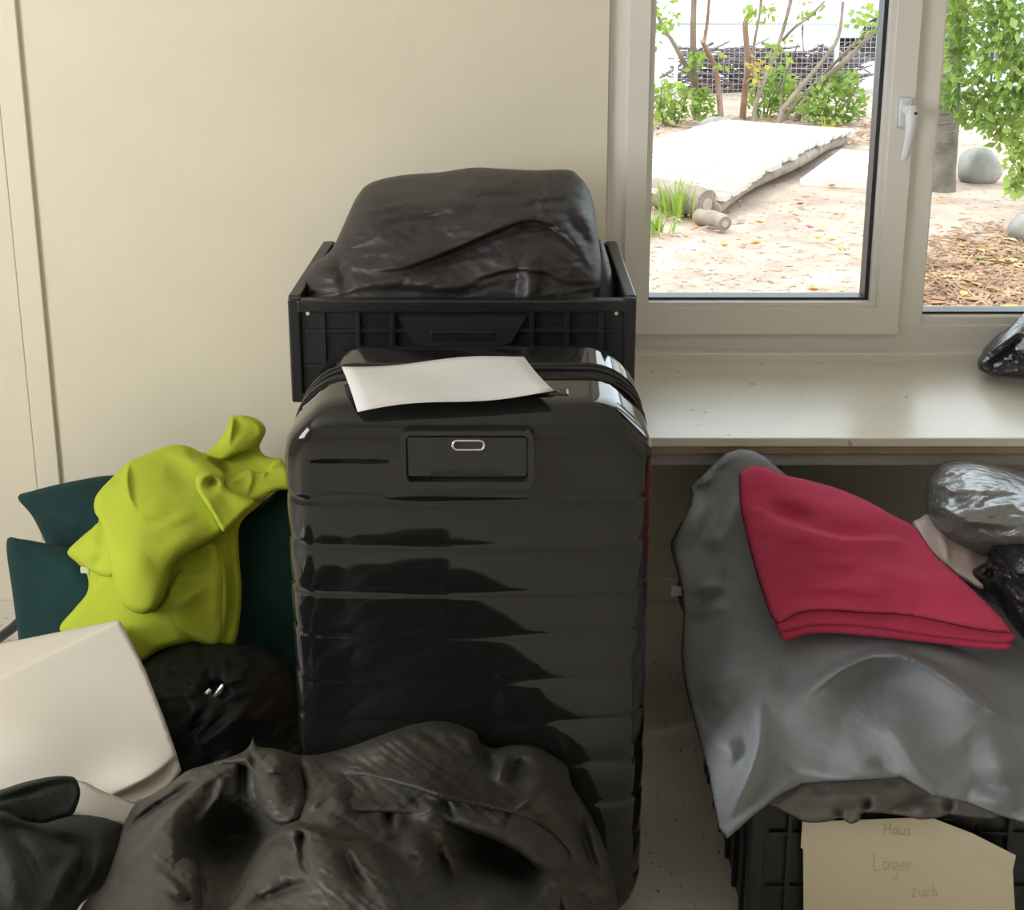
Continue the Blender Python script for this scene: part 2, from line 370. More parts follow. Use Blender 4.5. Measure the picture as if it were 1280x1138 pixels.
# ------------------------------------------------------------------ the suitcase
SW, SD, SH = .52, .30, .86                       # body
def shell(y_sign, y_seam):
    hw, hd_, hh = SW/2, SD/2, SH/2; r = .042; R = .085
    def axis(h, n, e=7):
        m = h-r
        a = np.sin(np.linspace(-PI/2, 0, e))       # concentrate at edges
        left = -m - r*np.sin(np.linspace(PI/2, 0, e)) 
        mid = np.linspace(-m, m, n)[1:-1]
        return np.r_[left, mid, -left[::-1]]
    xs = axis(hw, 26); zs = axis(hh, 150); ys_ = np.r_[-hd_ + r - r*np.sin(np.linspace(PI/2, 0, 7)), np.linspace(-hd_+r, y_seam, 8)[1:]]
    bm = bmesh.new()
    def put(g):                                    # grid of points -> quads
        vv = [[bm.verts.new(p) for p in row] for row in g]
        for i in range(len(vv)-1):
            for j in range(len(vv[0])-1): bm.faces.new((vv[i][j], vv[i][j+1], vv[i+1][j+1], vv[i+1][j]))
    put([[(x, -hd_, z) for x in xs] for z in zs])
    for sx in (-1, 1): put([[(sx*hw, y, z) for y in ys_] for z in zs])
    for sz in (-1, 1): put([[(x, y, sz*hh) for x in xs] for y in ys_])
    bmesh.ops.remove_doubles(bm, verts=bm.verts, dist=1e-6)
    G0 = SH/2 - (.885-.749)                        # first full groove
    for v in bm.verts:
        p = v.co.copy(); q = Vector((max(-hw+r, min(hw-r, p.x)), max(-hd_+r, p.y), max(-hh+r, min(hh-r, p.z)))); d = p-q
        nrm = d.normalized() if d.length > 1e-9 else Vector((0, -1, 0))
        if d.length > 1e-9: p = q + nrm*r
        # bands
        zz = p.z; g = 0
        if zz < G0+.004:
            t = ((G0-zz)/.070) % 1.0; u = 2*t-1
            lo = min(1, max(0, (zz+hh-.03)/.05))
            g = (.0014*(1-u*u) + .0007*(1-t) - .0016*max(0, (abs(u)-.90)/.10))*lo
        else:
            g = .0022*min(1, max(0, (zz-G0)/.004))
            # shoulder line beside the lock panel
            if abs(p.x) > .105 and abs(p.x) < hw-.035 and zz < G0+.061: g -= .0028*min(1, (G0+.061-zz)/.0035)*min(1, max(0, (zz-G0)/.01))
        p += Vector((nrm.x, nrm.y, 0))*g
        p.y -= .010*(1-(p.x/hw)**2)*(1-(p.z/hh)**2)*(1 if nrm.y < -.5 else 0)
        a = (abs(p.x)-(hw-R))/R; c = (abs(p.z)-(hh-R))/R
        if a > 0 and c > 0:
            a_, c_ = a*math.sqrt(max(0, 1-min(c, 1)**2/2)), c*math.sqrt(max(0, 1-min(a, 1)**2/2))
            p.x = math.copysign(hw-R+a_*R, p.x); p.z = math.copysign(hh-R+c_*R, p.z)
        v.co = Vector((p.x, p.y*y_sign*-1*-1 if y_sign > 0 else p.y, p.z + SH/2 + .025))
        if y_sign < 0: v.co.y = -v.co.y
    bmesh.ops.recalc_face_normals(bm, faces=bm.faces)
    return bm
suit = thing('suitcase', 'large glossy black hard-shell suitcase with horizontal grooves standing upright', 'suitcase', (-.062, 1.652, 0))
suit.rotation_euler = (math.radians(0), 0, 0)
def add_bm(name, bm, m, parent, smooth=True):
    me = bpy.data.meshes.new(name); bm.to_mesh(me); bm.free(); o = obj(name, me, m, parent, smooth); return o
add_bm('front_shell', shell(1, -.028), M['case'], suit); add_bm('back_shell', shell(-1, -.024), M['case'], suit)
def rrect(hw, hh, R, zc, n=10):
    out = []
    for cx, cz, a0 in ((hw-R, hh-R, 0), (-hw+R, hh-R, PI/2), (-hw+R, -hh+R, PI), (hw-R, -hh+R, 1.5*PI)):
        for k in range(n+1):
            a = a0 + k*PI/2/n; out.append((cx+R*math.cos(a), cz+R*math.sin(a)+zc))
    return out
zc = SH/2+.025
o_ = rrect(SW/2-.004, SH/2-.004, .083, zc); b = MB()
va = [b.bm.verts.new((x, -.030, z)) for x, z in o_]; vb = [b.bm.verts.new((x, .026, z)) for x, z in o_]
for i in range(len(o_)): b.bm.faces.new((va[i], va[(i+1) % len(o_)], vb[(i+1) % len(o_)], vb[i]))
b.build('zip_gusset', M['zip'], suit, True)
for yy, rr in ((-.028, .0045), (-.014, .003), (.024, .0045), (.010, .003)):
    MB().tube([(x, yy, z) for x, z in rrect(SW/2, SH/2, .085, zc)], rr, 8, close=True).build('rim_bead' if rr > .004 else 'zip_teeth', M['case'] if rr > .004 else M['zip'], suit, True)
# lock panel at the top of the front
pf = -SD/2-.0105; pz0, pz1 = .772, .861
def rr_prism(x0, x1, z0, z1, R, y0, y1, n=5):
    hw, hh = (x1-x0)/2, (z1-z0)/2; return MB().prism([(x+(x0+x1)/2, y0, z) for x, z in rrect(hw, hh, R, (z0+z1)/2, n)], (0, y1-y0, 0))
fr = MB()
oo = rrect(.094, (pz1-pz0)/2, .014, (pz0+pz1)/2, 5); ii = rrect(.084, (pz1-pz0)/2-.010, .007, (pz0+pz1)/2+.002, 5); n = len(oo)
A_ = [fr.bm.verts.new((x, pf+.012, z)) for x, z in oo]; B_ = [fr.bm.verts.new((x*.985, pf-.006, (z-.8165)*.97+.8165)) for x, z in oo]; D_ = [fr.bm.verts.new((x, pf-.006, z)) for x, z in ii]; E_ = [fr.bm.verts.new((x, pf+.012, z)) for x, z in ii]
for P_, Q_ in ((A_, B_), (B_, D_), (D_, E_)):
    for i in range(n): fr.bm.faces.new((P_[i], P_[(i+1) % n], Q_[(i+1) % n], Q_[i]))
pn = fr.build('lock_panel', M['case_matte'], suit, True); 
rr_prism(-.0845, .0845, .783, .853, .007, pf+.006, pf+.010).build('panel_gap', M['case_matte'], pn)
# latch plate with a scooped lower edge
lx = [(-.081, .8505), (.081, .8505), (.081, .794), (.052, .794), (.046, .803), (-.046, .803), (-.052, .794), (-.081, .794)]
MB().prism([(x, pf-.0065, z) for x, z in lx], (0, .011, 0)).build('latch', M['case_matte'], pn)
MB().prism([(x, pf+.0045, z) for x, z in [(-.052, .803), (.052, .803), (.047, .786), (.035, .781), (-.035, .781), (-.047, .786)]], (0, .004, 0)).build('grip_recess', M['case_matte'], pn)
MB().tube([(x+.002, pf-.0075, z) for x, z in rrect(.0215, .0068, .0062, .8395, 4)], .0018, 6, close=True).build('badge_ring', M['chrome'], pn, True)
rr_prism(-.019, .023, .8335, .8455, .0055, pf-.0075, pf-.004).build('badge', M['case_matte'], pn)
# top carry handle
zt_ = SH+.025
MB().tube([(-.10, -.088, zt_-.006), (-.085, -.088, zt_+.000), (-.03, -.088, zt_+.005), (.06, -.088, zt_+.005), (.115, -.088, zt_+.002), (.135, -.088, zt_-.006)], [.007, .008, .008, .008, .007, .006], 10).build('carry_handle', M['case_matte'], suit, True)
for xx in (-.105, .128): MB().box((xx-.016, -.100, zt_-.016), (xx+.016, -.074, zt_+.002), .004).build('handle_mount', M['case_matte'], suit)
# side feet, wheels, zip pull
for zz in (.545, .135):
    MB().box((SW/2-.008, .0, zz-.020), (SW/2+.0155, .05, zz+.020), .003).build('side_foot', M['case_matte'], suit)
for sx in (-1, 1):
    for sy in (-1, 1):
        wh = bpy.data.objects.new('wheel_unit', None); C.objects.link(wh); wh.parent = suit; wh.location = (sx*.205, sy*.105, 0)
        MB().tube([(-.012, 0, .0165), (.012, 0, .0165)], .0165, 20).build('wheel', M['case_matte'], wh, True)
        MB().box((-.020, -.022, .018), (.020, .022, .05), .006).build('wheel_fork', M['case_matte'], wh)
zp = MB(); zp.box((-SW/2-.009, -.034, .735), (-SW/2+.002, -.012, .757), .003); zp.tube([(-SW/2-.008, -.024, .737), (-SW/2-.010, -.026, .715), (-SW/2-.007, -.026, .695)], [.003, .004, .003], 6)
zp.build('zip_pull', M['chrome'], suit, True)

# sheet of paper on top of the suitcase
def paper_sheet(name, corners, m, nx=14, ny=10, wob=.004, th=.0007):
    """corners: near-left, near-right, far-right, far-left world points; slightly wavy sheet"""
    a, b_, c, d = [Vector(q) for q in corners]; nrm = (b_-a).cross(d-a).normalized(); vt = []
    for j in range(ny+1):
        for i in range(nx+1):
            u, v = i/nx, j/ny; p = a.lerp(b_, u).lerp(d.lerp(c, u), v)
            p = p + nrm*(wob*math.sin(u*PI*1.3+.3)*math.sin(v*PI*.9+.2) + wob*.5*math.sin(u*7+v*3)); vt.append(p)
    n = len(vt); vv = vt + [p - nrm*th for p in vt]; fs = []
    for j in range(ny):
        for i in range(nx):
            k = j*(nx+1)+i; q = (k, k+1, k+nx+2, k+nx+1); fs += [q, tuple(t+n for t in reversed(q))]
    edge = [i for i in range(nx+1)] + [(j+1)*(nx+1)-1 for j in range(1, ny+1)] + [ny*(nx+1)+i for i in range(nx-1, -1, -1)] + [j*(nx+1) for j in range(ny-1, 0, -1)]
    for i in range(len(edge)): a1, b1 = edge[i], edge[(i+1) % len(edge)]; fs.append((b1, a1, a1+n, b1+n))
    return mesh(name, vv, fs, m, None, True)
zt2 = zt_+.010
ps = paper_sheet('paper_sheet', [PZ(447, 515, zt2), PZ(692, 489, zt2+.012), PZ(655, 444, zt2+.016), PZ(427, 459, zt2+.003)], M['paper'], wob=.007)
tag(ps, 'blank white sheet of paper lying on top of the black suitcase', 'paper')

# ------------------------------------------------------------------ folding crate and its support
cf, cb = 1.915, 2.325; rz_f = P(577, 376, cf).z; bz = P(577, 504, cf).z; cl, cr = P(359, 376, cf).x, P(796, 376, cf).x
cc = (cl+cr)/2; cwid = (cr-cl)/2; cdep = (cb-cf)/2; ch = rz_f-bz
bx = thing('cardboard_box', 'tall brown cardboard box standing behind the suitcase and carrying the crate', 'box', (-.10, 2.13, 0))
MB().box((-.21, -.18, 0), (.21, .18, bz-.001), .003).build('box_body', M['card'], bx)
MB().box((-.21, -.03, bz-.0015), (.21, .03, bz-.0002)).build('tape', mat('packing_tape', (.45, .35, .2), .3), bx)
def crate(name, label, loc, hw, hd, h, taper=0, rz=0):
    t = thing(name, label, 'crate', loc, rz)
    MB().box((-hw+.012, -hd+.012, 0), (hw-.012, hd-.012, .012)).build('base', M['crate'], t)
    for sy in (-1, 1):
        wl = bpy.data.objects.new('long_wall', None); C.objects.link(wl); wl.parent = t; wl.location = (0, sy*hd, 0); wl.rotation_euler = (0, 0, 0 if sy < 0 else PI)
        # panel with window slots: built of rails, ribs and recessed back
        MB().box((-hw+.02, .008, .008), (hw-.02, .014, h-.01)).build('wall_panel', M['crate'], wl)
        MB().box((-hw+.016, -.001, h-.022), (hw-.016, .022, h), .003).build('top_rail', M['crate'], wl)
        MB().box((-hw+.016, .0, .0), (hw-.016, .018, .018), .003).build('bottom_rail', M['crate'], wl)
        r = MB()
        for x in np.linspace(-hw+.06, hw-.06, 9):
            if abs(x) > .09: r.box((x-.004, .001, .016), (x+.004, .012, h-.02), .001)
        for z in (h*.36, h*.70): r.box((-hw+.03, .003, z-.003), (hw-.03, .011, z+.003), .001)
        r.build('ribs', M['crate'], wl)
        g = MB(); g.prism([(-.11, .0, h-.03), (.11, .0, h-.03), (.085, .0, h-.075), (.06, .0, h-.085), (-.06, .0, h-.085), (-.085, .0, h-.075)], (0, .010, 0)); g.build('hand_hold', M['case_matte'], wl)
        MB().box((-.055, -.002, h-.072), (.055, .002, h-.055), .0015).build('hand_grip', M['crate'], wl)
        s = MB()
        for sx in (-1, 1):
            for k in range(7):
                for q in range(2): s.box((sx*(hw-.075-k*.019)-.005, .0065, h-.043-q*.016-.003), (sx*(hw-.075-k*.019)+.005, .0085, h-.043-q*.016+.003))
        s.build('slots', M['crate'], wl)['kind'] = 'stuff'
    for sx in (-1, 1):
        ws = bpy.data.objects.new('short_wall', None); C.objects.link(ws); ws.parent = t; ws.location = (sx*hw, 0, 0); ws.rotation_euler = (0, 0, PI/2 if sx > 0 else -PI/2)
        MB().box((-hd+.02, .006, .008), (hd-.02, .012, h+.0)).build('wall_panel', M['crate'], ws)
        MB().box((-hd+.012, -.001, h-.016), (hd-.012, .020, h+.006), .003).build('top_rail', M['crate'], ws)
        r = MB()
        for x in np.linspace(-hd+.05, hd-.05, 6): r.box((x-.004, -.001, .01), (x+.004, .008, h-.012), .001)
        r.build('ribs', M['crate'], ws)
        for sy in (-1, 1):
            MB().box((sx*hw-.022 if sx > 0 else -hw, -hd if sy < 0 else hd-.022, 0), (hw if sx > 0 else -hw+.022, -hd+.022 if sy < 0 else hd, h+.004), .004).build('corner_post', M['crate'], t)
    return t
cr1 = crate('folding_crate', 'black folding plastic crate holding a dark quilt, behind the suitcase', (cc, (cf+cb)/2, bz), cwid, cdep, ch)
for sx in (-1, 1): MB().tube([(sx*(cwid-.035), -cdep-.004, ch-.022), (sx*(cwid-.035), -cdep+.004, ch-.022)], .0035, 8).build('hinge_pin', M['chrome'], cr1)

# quilt in the crate
t4 = T(370, 200, 410/1280)
q_out = t4([(8, 500), (20, 455), (60, 410), (130, 360), (165, 300), (205, 210), (240, 140), (290, 90), (410, 60), (560, 48), (690, 30), (800, 34), (930, 40), (1060, 38), (1100, 60), (1140, 110), (1165, 190), (1180, 300), (1192, 420), (1192, 540), (1160, 620), (600, 640), (40, 620), (14, 560)])
q_ctrl = [(*t4([p])[0], y) for p, y in (((20, 540), 1.965), ((600, 560), 1.945), ((1170, 545), 1.955), ((600, 450), 1.955), ((250, 430), 1.975), ((100, 430), 2.0), ((1050, 430), 1.97), ((250, 300), 2.04), ((600, 300), 2.02), ((1000, 280), 2.03), ((600, 160), 2.09), ((900, 150), 2.09), ((300, 150), 2.12), ((600, 60), 2.19), ((1050, 60), 2.18), ((320, 90), 2.2), ((1150, 200), 2.1), ((600, 620), 1.965))]
q_st = [('r', t4([(580, 60), (585, 120), (640, 145), (800, 140), (980, 145)]), 5, -.006), ('r', t4([(970, 45), (990, 140), (960, 180), (985, 240)]), 5, -.007),
        ('r', t4([(600, 110), (800, 100), (950, 100)]), 22, .010), ('r', t4([(240, 290), (420, 200), (600, 180), (850, 190)]), 26, .016), ('r', t4([(220, 320), (420, 235), (640, 215), (850, 225), (960, 225)]), 7, -.008),
        ('S', t4([(180, 420), (400, 420), (600, 350), (780, 270), (930, 230), (1060, 290), (1150, 420), (1185, 500)]), 34, .024),
        ('r', t4([(880, 320), (960, 330), (1060, 390), (1160, 490)]), 16, .016), ('r', t4([(380, 450), (600, 380), (800, 310)]), 16, -.012),
        ('S', t4([(640, 500), (740, 450), (860, 425), (980, 440), (1100, 500)]), 22, .014), ('r', t4([(860, 490), (960, 500)]), 34, .016), ('r', t4([(240, 490), (420, 480), (600, 500), (730, 490)]), 14, .014), ('r', t4([(200, 520), (400, 510), (620, 525), (750, 515)]), 6, -.010),
        ('r', t4([(160, 370), (185, 450), (200, 530)]), 7, -.012), ('r', t4([(60, 470), (110, 420), (150, 400)]), 18, .012), ('r', t4([(1060, 150), (1130, 230), (1170, 330)]), 9, .010), ('r', t4([(1030, 190), (1110, 280), (1160, 370)]), 6, -.008)]
qo = soft('quilt', q_out, q_ctrl, M['puffer_in_crate'], q_st, [(60, 11, .0030, 'r', -.12), (22, 5, .0016, 'r', -.3), (26, 6, .0012, 'r', .5), (40, 40, .004)], 2.8, 40, .06, .13)
tag(qo, 'black quilted nylon duvet bulging out of the folding crate', 'quilt')
sb = soft('sleeve', [(745, 312), (752, 300), (762, 330), (770, 368), (768, 385), (745, 385)], [(755, 340, 2.05), (760, 375, 2.0), (750, 310, 2.1), (765, 340, 2.06)], M['puffer_in_crate'], [], [(12, 20, .003)], 3, 9, .02, .05)
sb.parent = qo

# ------------------------------------------------------------------ left: cushions, green throw, sack, paper bag
def cushion(outline, ctrl, label, strokes=()):
    o = soft('cushion', outline, ctrl, M['teal'], strokes, [(26, 26, .0025), (10, 10, .0008)], 4.5, 60, .055, .07); return tag(o, label, 'cushion')
cushion([(22, 622), (40, 614), (90, 602), (145, 594), (215, 598), (285, 606), (300, 612), (296, 660), (285, 735), (276, 745), (170, 736), (95, 720), (72, 726), (66, 705), (55, 675), (40, 645)],
        [(30, 622, 2.30), (145, 600, 2.31), (290, 610, 2.31), (280, 735, 2.22), (75, 715, 2.22), (160, 660, 2.20), (90, 640, 2.24)], 'dark teal velvet cushion leaning on the wall above another teal cushion', [('r', [(60, 640), (90, 630), (110, 640)], 6, -.006), ('r', [(80, 660), (110, 655)], 7, .005)])
cushion([(8, 678), (25, 674), (60, 680), (115, 690), (190, 700), (240, 705), (236, 760), (232, 850), (150, 880), (60, 880), (34, 870), (26, 820), (16, 745)],
        [(10, 680, 2.12), (235, 705, 2.15), (232, 850, 2.06), (36, 865, 2.05), (120, 760, 2.02), (60, 730, 2.06)], 'dark teal velvet cushion with its upright corner behind the white paper bag', [('r', [(20, 690), (45, 700), (60, 715)], 7, -.006), ('r', [(60, 695), (100, 720)], 9, .005)])
cushion([(285, 640), (322, 630), (340, 618), (352, 610), (372, 606), (440, 604), (452, 612), (456, 760), (450, 985), (380, 1000), (300, 985), (288, 900), (284, 760)],
        [(290, 650, 2.14), (370, 615, 2.16), (450, 612, 2.17), (450, 980, 2.03), (300, 980, 2.02), (340, 760, 2.04), (400, 800, 2.04)], 'tall dark teal cushion wedged between the green throw and the suitcase')
z6 = T(0, 500, 400/1264)
g_out = z6([(915, 66), (970, 62), (1030, 85), (1050, 125), (1025, 185), (1050, 222), (1115, 238), (1140, 300), (1155, 352), (1090, 356), (1020, 420), (950, 490), (944, 600), (954, 740), (948, 860), (930, 960), (890, 985), (860, 972), (790, 962), (650, 985), (580, 1030), (545, 1052), (500, 1060), (380, 1010), (300, 960), (235, 905), (290, 830), (345, 760), (343, 690), (300, 640), (266, 600), (330, 535), (390, 480), (372, 420), (385, 370), (450, 300), (510, 245), (600, 205), (680, 178), (750, 185), (810, 210), (860, 165), (895, 110)])
g_ctrl = [(*z6([p])[0], y) for p, y in (((960, 80), 2.30), ((1140, 340), 2.16), ((1000, 200), 2.26), ((850, 260), 2.20), ((680, 190), 2.24), ((500, 270), 2.17), ((380, 420), 2.10), ((270, 600), 2.02), ((620, 420), 2.05), ((900, 450), 2.06), ((600, 700), 1.93), ((450, 650), 1.95), ((800, 700), 1.97), ((930, 700), 2.0), ((340, 720), 1.98), ((240, 900), 1.93), ((700, 900), 1.90), ((900, 950), 1.94), ((545, 1050), 1.86), ((420, 900), 1.90))]
zq = T(0, 500, 400/1257); gdepth = tps(g_ctrl)
g_st = [('s', zq([(840, 540), (872, 620), (888, 740), (885, 860), (858, 1000)]), 20, .016), ('r', zq([(903, 530), (912, 700), (908, 850), (885, 1000)]), 4, -.014), ('s', zq([(215, 930), (345, 775), (450, 670)]), 30, .014), ('S', zq([(590, 820), (640, 850), (690, 888), (735, 920)]), 26, .016),
        ('r', zq([(520, 900), (620, 960), (740, 935)]), 12, .010), ('r', zq([(860, 235), (880, 275), (895, 320)]), 6, -.020), ('r', zq([(1000, 180), (1020, 215)]), 6, -.012)]
go = soft('fleece_throw', g_out, g_ctrl, M['green'], g_st, [(50, 50, .004)], 2.8, 10, .022, .06)
def fold(pts, off, st=(), er=7, ei=.013):
    o = soft('fold', zq(pts), lambda X, Y: gdepth(X, Y)-off, M['green'], st, [(40, 40, .002)], 2.4, er, ei, .03); o.parent = go
fold([(265, 600), (330, 538), (400, 478), (440, 560), (450, 680), (425, 695), (385, 688), (330, 655)], .016, [('r', zq([(350, 655), (425, 615)]), 8, -.010), ('r', zq([(330, 560), (400, 560)]), 14, .006)])
fold([(598, 838), (640, 790), (690, 690), (790, 570), (845, 560), (875, 640), (890, 740), (888, 850), (872, 930), (845, 968), (790, 958), (730, 925), (660, 880)], .016, [('r', zq([(670, 780), (740, 735), (815, 705)]), 7, -.014), ('r', zq([(700, 700), (760, 640), (830, 590)]), 16, -.020), ('r', zq([(660, 830), (730, 770), (830, 690)]), 14, .012), ('r', zq([(820, 600), (850, 730), (840, 880)]), 8, .008)])
fold([(885, 345), (925, 300), (975, 275), (1010, 285), (1045, 280), (1070, 245), (1105, 237), (1130, 270), (1146, 345), (1085, 358), (1040, 385), (990, 400), (930, 385)], .020, [('s', zq([(985, 260), (990, 320), (965, 385)]), 12, .014), ('r', zq([(890, 350), (960, 325), (1010, 325)]), 5, -.010), ('S', zq([(1030, 315), (1060, 265), (1120, 260)]), 10, .012), ('r', zq([(960, 370), (1050, 345), (1140, 340)]), 8, .010)])
fold([(908, 66), (960, 62), (1015, 85), (1032, 125), (1015, 160), (985, 190), (930, 212), (880, 235), (845, 232), (808, 212), (850, 172), (890, 120)], .030, [('s', zq([(916, 50), (914, 110), (900, 180)]), 16, .014), ('r', zq([(850, 190), (920, 165), (1010, 125)]), 12, .012)])
fold([(505, 243), (560, 225), (620, 197), (690, 178), (740, 186), (790, 222), (850, 262), (885, 300), (870, 360), (850, 420), (880, 500), (862, 535), (800, 570), (740, 605), (700, 630), (672, 668), (662, 715), (640, 780), (602, 830), (560, 842), (510, 828), (468, 785), (440, 690), (422, 600), (400, 490), (372, 440), (374, 390), (420, 335), (470, 300)], .040,
     [('s', zq([(508, 225), (503, 320), (516, 390), (545, 440)]), 16, .014), ('r', zq([(465, 310), (415, 350), (382, 400)]), 5, .007), ('r', zq([(590, 485), (680, 478), (780, 445)]), 8, .008), ('r', zq([(560, 465), (640, 462), (720, 440)]), 5, -.006), ('r', zq([(440, 330), (500, 480), (540, 640), (550, 800), (550, 980)]), 42, .024), ('r', zq([(600, 640), (700, 570), (830, 490)]), 18, .014), ('r', zq([(620, 200), (740, 225), (840, 280)]), 10, .010), ('r', zq([(735, 190), (790, 240)]), 5, -.008), ('r', zq([(640, 280), (740, 320), (770, 370)]), 14, -.010)], 9, .020)
fold([(772, 350), (770, 305), (795, 283), (835, 283), (868, 305), (885, 345), (930, 368), (1002, 402), (960, 445), (905, 500), (880, 520), (862, 500), (838, 455), (805, 405)], .066, [('r', zq([(790, 350), (795, 310), (830, 300), (860, 330)]), 5, .010), ('r', zq([(815, 355), (835, 325), (855, 350)]), 6, -.022), ('r', zq([(800, 375), (835, 435), (875, 505)]), 4, .006), ('r', zq([(850, 370), (900, 420), (910, 470)]), 14, -.008)], 6, .012)
tag(go, 'crumpled lime green fleece throw heaped over the teal cushions', 'blanket')
mesh_tag = MB().box((-.008, -.0015, -.006), (.008, .0015, .006), .001).build('care_tag', M['tagw'], None)
mesh_tag.location = P(106, 713, 1.985); mesh_tag.parent = go
# black sack behind the paper bag
z7 = T(160, 780, 240/1280)
s_out = [(150, 850), (176, 832), (200, 811), (235, 801), (258, 802), (285, 805), (330, 810), (362, 830), (378, 870), (382, 930), (378, 1010), (360, 1085), (260, 1100), (170, 1090), (140, 1000), (135, 920)]
s_ctrl = [(170, 850, 1.80), (250, 812, 1.86), (340, 830, 1.88), (375, 930, 1.86), (230, 900, 1.72), (300, 900, 1.74), (250, 1000, 1.68), (180, 1080, 1.70), (350, 1080, 1.74)]
s_st = [('r', z7([(540, 440), (480, 330), (420, 200)]), 8, .014), ('r', z7([(540, 450), (380, 350), (240, 300)]), 7, .014), ('r', z7([(540, 470), (350, 470), (180, 500)]), 7, .010), ('r', z7([(540, 500), (380, 650), (280, 760)]), 8, .010), ('r', z7([(620, 420), (640, 300), (600, 180)]), 7, .012), ('r', z7([(640, 440), (760, 300), (840, 220)]), 8, .010), ('r', z7([(230, 310), (330, 320), (420, 380)]), 5, -.012), ('r', z7([(570, 470), (640, 400)]), 12, -.02), ('r', z7([(480, 130), (490, 200), (470, 260)]), 4, -.008)]
so_ = soft('drawstring_sack', s_out, s_ctrl, M['sack'], s_st, [(14, 40, .006, 'r', .9), (30, 30, .006)], 3.6, 40, .06, .10)
tag(so_, 'black nylon sack with a gathered drawstring neck under the green throw', 'bag')
cg = MB()
for a_, b_ in (((520, 462), (548, 438)), ((580, 478), (634, 408))):
    p0, p1 = P(*z7([a_])[0], 1.690), P(*z7([b_])[0], 1.690); cg.tube([p0, (p0+p1)/2+Vector((0, -.004, 0)), p1], [.003, .0042, .003], 8)
cg.build('cord_end', M['chrome'], so_, True)
MB().tube([P(*z7([(634, 408)])[0], 1.690), P(*z7([(690, 385)])[0], 1.71), P(*z7([(760, 365)])[0], 1.73)], .0018, 6).build('cord', M['case_matte'], so_, True)
# strap end beside the cushion by the wall
st = MB(); st.tube([P(-40, 822, 2.30), P(0, 797, 2.28), P(16, 785, 2.27), P(30, 770, 2.26)], [.011, .011, .011, .009], 8)
tag(st.build('strap', M['case_matte'], None, True), 'black padded strap lying beside the lower teal cushion', 'strap')
# white paper bag lying on its side
b_out = [(-90, 826), (-40, 815), (0, 805), (80, 789), (140, 777), (150, 776), (158, 790), (182, 838), (205, 897), (220, 940), (227, 964), (212, 984), (186, 1002), (172, 1004), (150, 1060), (110, 1180), (-90, 1200)]
def b_ctrl(X, Y):
    d = ((X-0)*(777-848) - (Y-848)*148)/math.hypot(148, 71)      # > 0 above the crease
    return 1.66 + .00011*X - .000895*(Y-848) + .0046*np.maximum(d, 0) + .000004*np.maximum(X-60, 0)*np.maximum(Y-860, 0)*.02 - .018*np.exp(-((X-30)/110)**2-((Y-930)/60)**2)
b_st = [('S', [(120, 1003), (140, 994), (180, 975), (205, 958), (226, 935)], 26, .016)]
pb = soft('paper_bag', b_out, b_ctrl, M['paperbag'], b_st, [], 3.5, 4, .004, .14, smooth_outline=False)
tag(pb, 'white paper bag lying on its side below the green throw', 'bag')
fl = soft('bag_flap', [(60, 985), (98, 976), (130, 990), (172, 1006), (185, 1018), (165, 1034), (125, 1028), (60, 1012)], [(60, 985, 1.50), (100, 977, 1.505), (172, 1007, 1.51), (160, 1032, 1.49), (70, 1012, 1.485)], M['paperbag'], [], [], 4, 6, .006, .03, sheet=.004)
fl.parent = pb
# dark coat lower left with its collar tab
z9 = T(0, 900, 240/1148)
c_out = z9([(-300, 560), (-120, 540), (0, 525), (60, 535), (170, 585), (260, 615), (440, 560), (560, 565), (680, 590), (760, 625), (740, 680), (716, 800), (690, 900), (600, 1030), (450, 1160), (420, 1600), (300, 2300), (-300, 2400)])
c_ctrl = [(*z9([p])[0], y) for p, y in (((-280, 580), 1.40), ((0, 545), 1.38), ((260, 620), 1.42), ((560, 570), 1.46), ((740, 640), 1.46), ((100, 800), 1.26), ((300, 800), 1.31), ((600, 800), 1.38), ((0, 1100), 1.15), ((300, 1100), 1.18), ((500, 1100), 1.26), ((-280, 1100), 1.13), ((-280, 2350), .98), ((300, 2250), 1.0), ((400, 1600), 1.08))]
c_st = [('r', z9([(30, 590), (120, 780), (230, 1000), (250, 1130)]), 11, -.035), ('r', z9([(60, 600), (200, 680), (330, 760), (420, 860)]), 22, .022), ('r', z9([(0, 700), (100, 950), (140, 1130)]), 22, .022), ('r', z9([(520, 700), (500, 860), (440, 1000), (360, 1130)]), 10, -.032), ('r', z9([(470, 770), (430, 860), (370, 940), (310, 1130)]), 8, .030), ('r', z9([(430, 880), (440, 960), (410, 1000)]), 6, .012), ('r', z9([(600, 680), (590, 820), (540, 1000)]), 16, .020), ('r', z9([(440, 600), (560, 610), (700, 640)]), 14, .012), ('r', z9([(260, 680), (400, 740), (490, 690)]), 10, -.03)]
co = soft('coat', c_out, c_ctrl, M['coat'], c_st, [(40, 20, .005), (14, 14, .0018)], 4, 40, .05, .10)
tag(co, 'dark green-black coat heaped beside the white paper bag', 'coat')
ct = soft('collar_tab', z9([(-260, 470), (-120, 450), (0, 420), (140, 375), (290, 342), (400, 336), (450, 350), (475, 400), (480, 450), (460, 520), (430, 570), (330, 600), (250, 620), (120, 600), (0, 545), (-260, 560)]),
     [(*z9([p])[0], y) for p, y in (((-250, 490), 1.36), ((0, 450), 1.37), ((300, 380), 1.40), ((450, 400), 1.41), ((440, 560), 1.39), ((200, 600), 1.37), ((0, 530), 1.345), ((-250, 560), 1.33))], M['coat'],
     [('r', z9([(-200, 520), (0, 480), (150, 440), (330, 395), (430, 385)]), 3.5, -.008), ('r', z9([(0, 440), (200, 372), (400, 342), (462, 380), (470, 470), (430, 560)]), 4, .006)], [(20, 20, .001)], 3, 8, .012, .03)
ct.parent = co
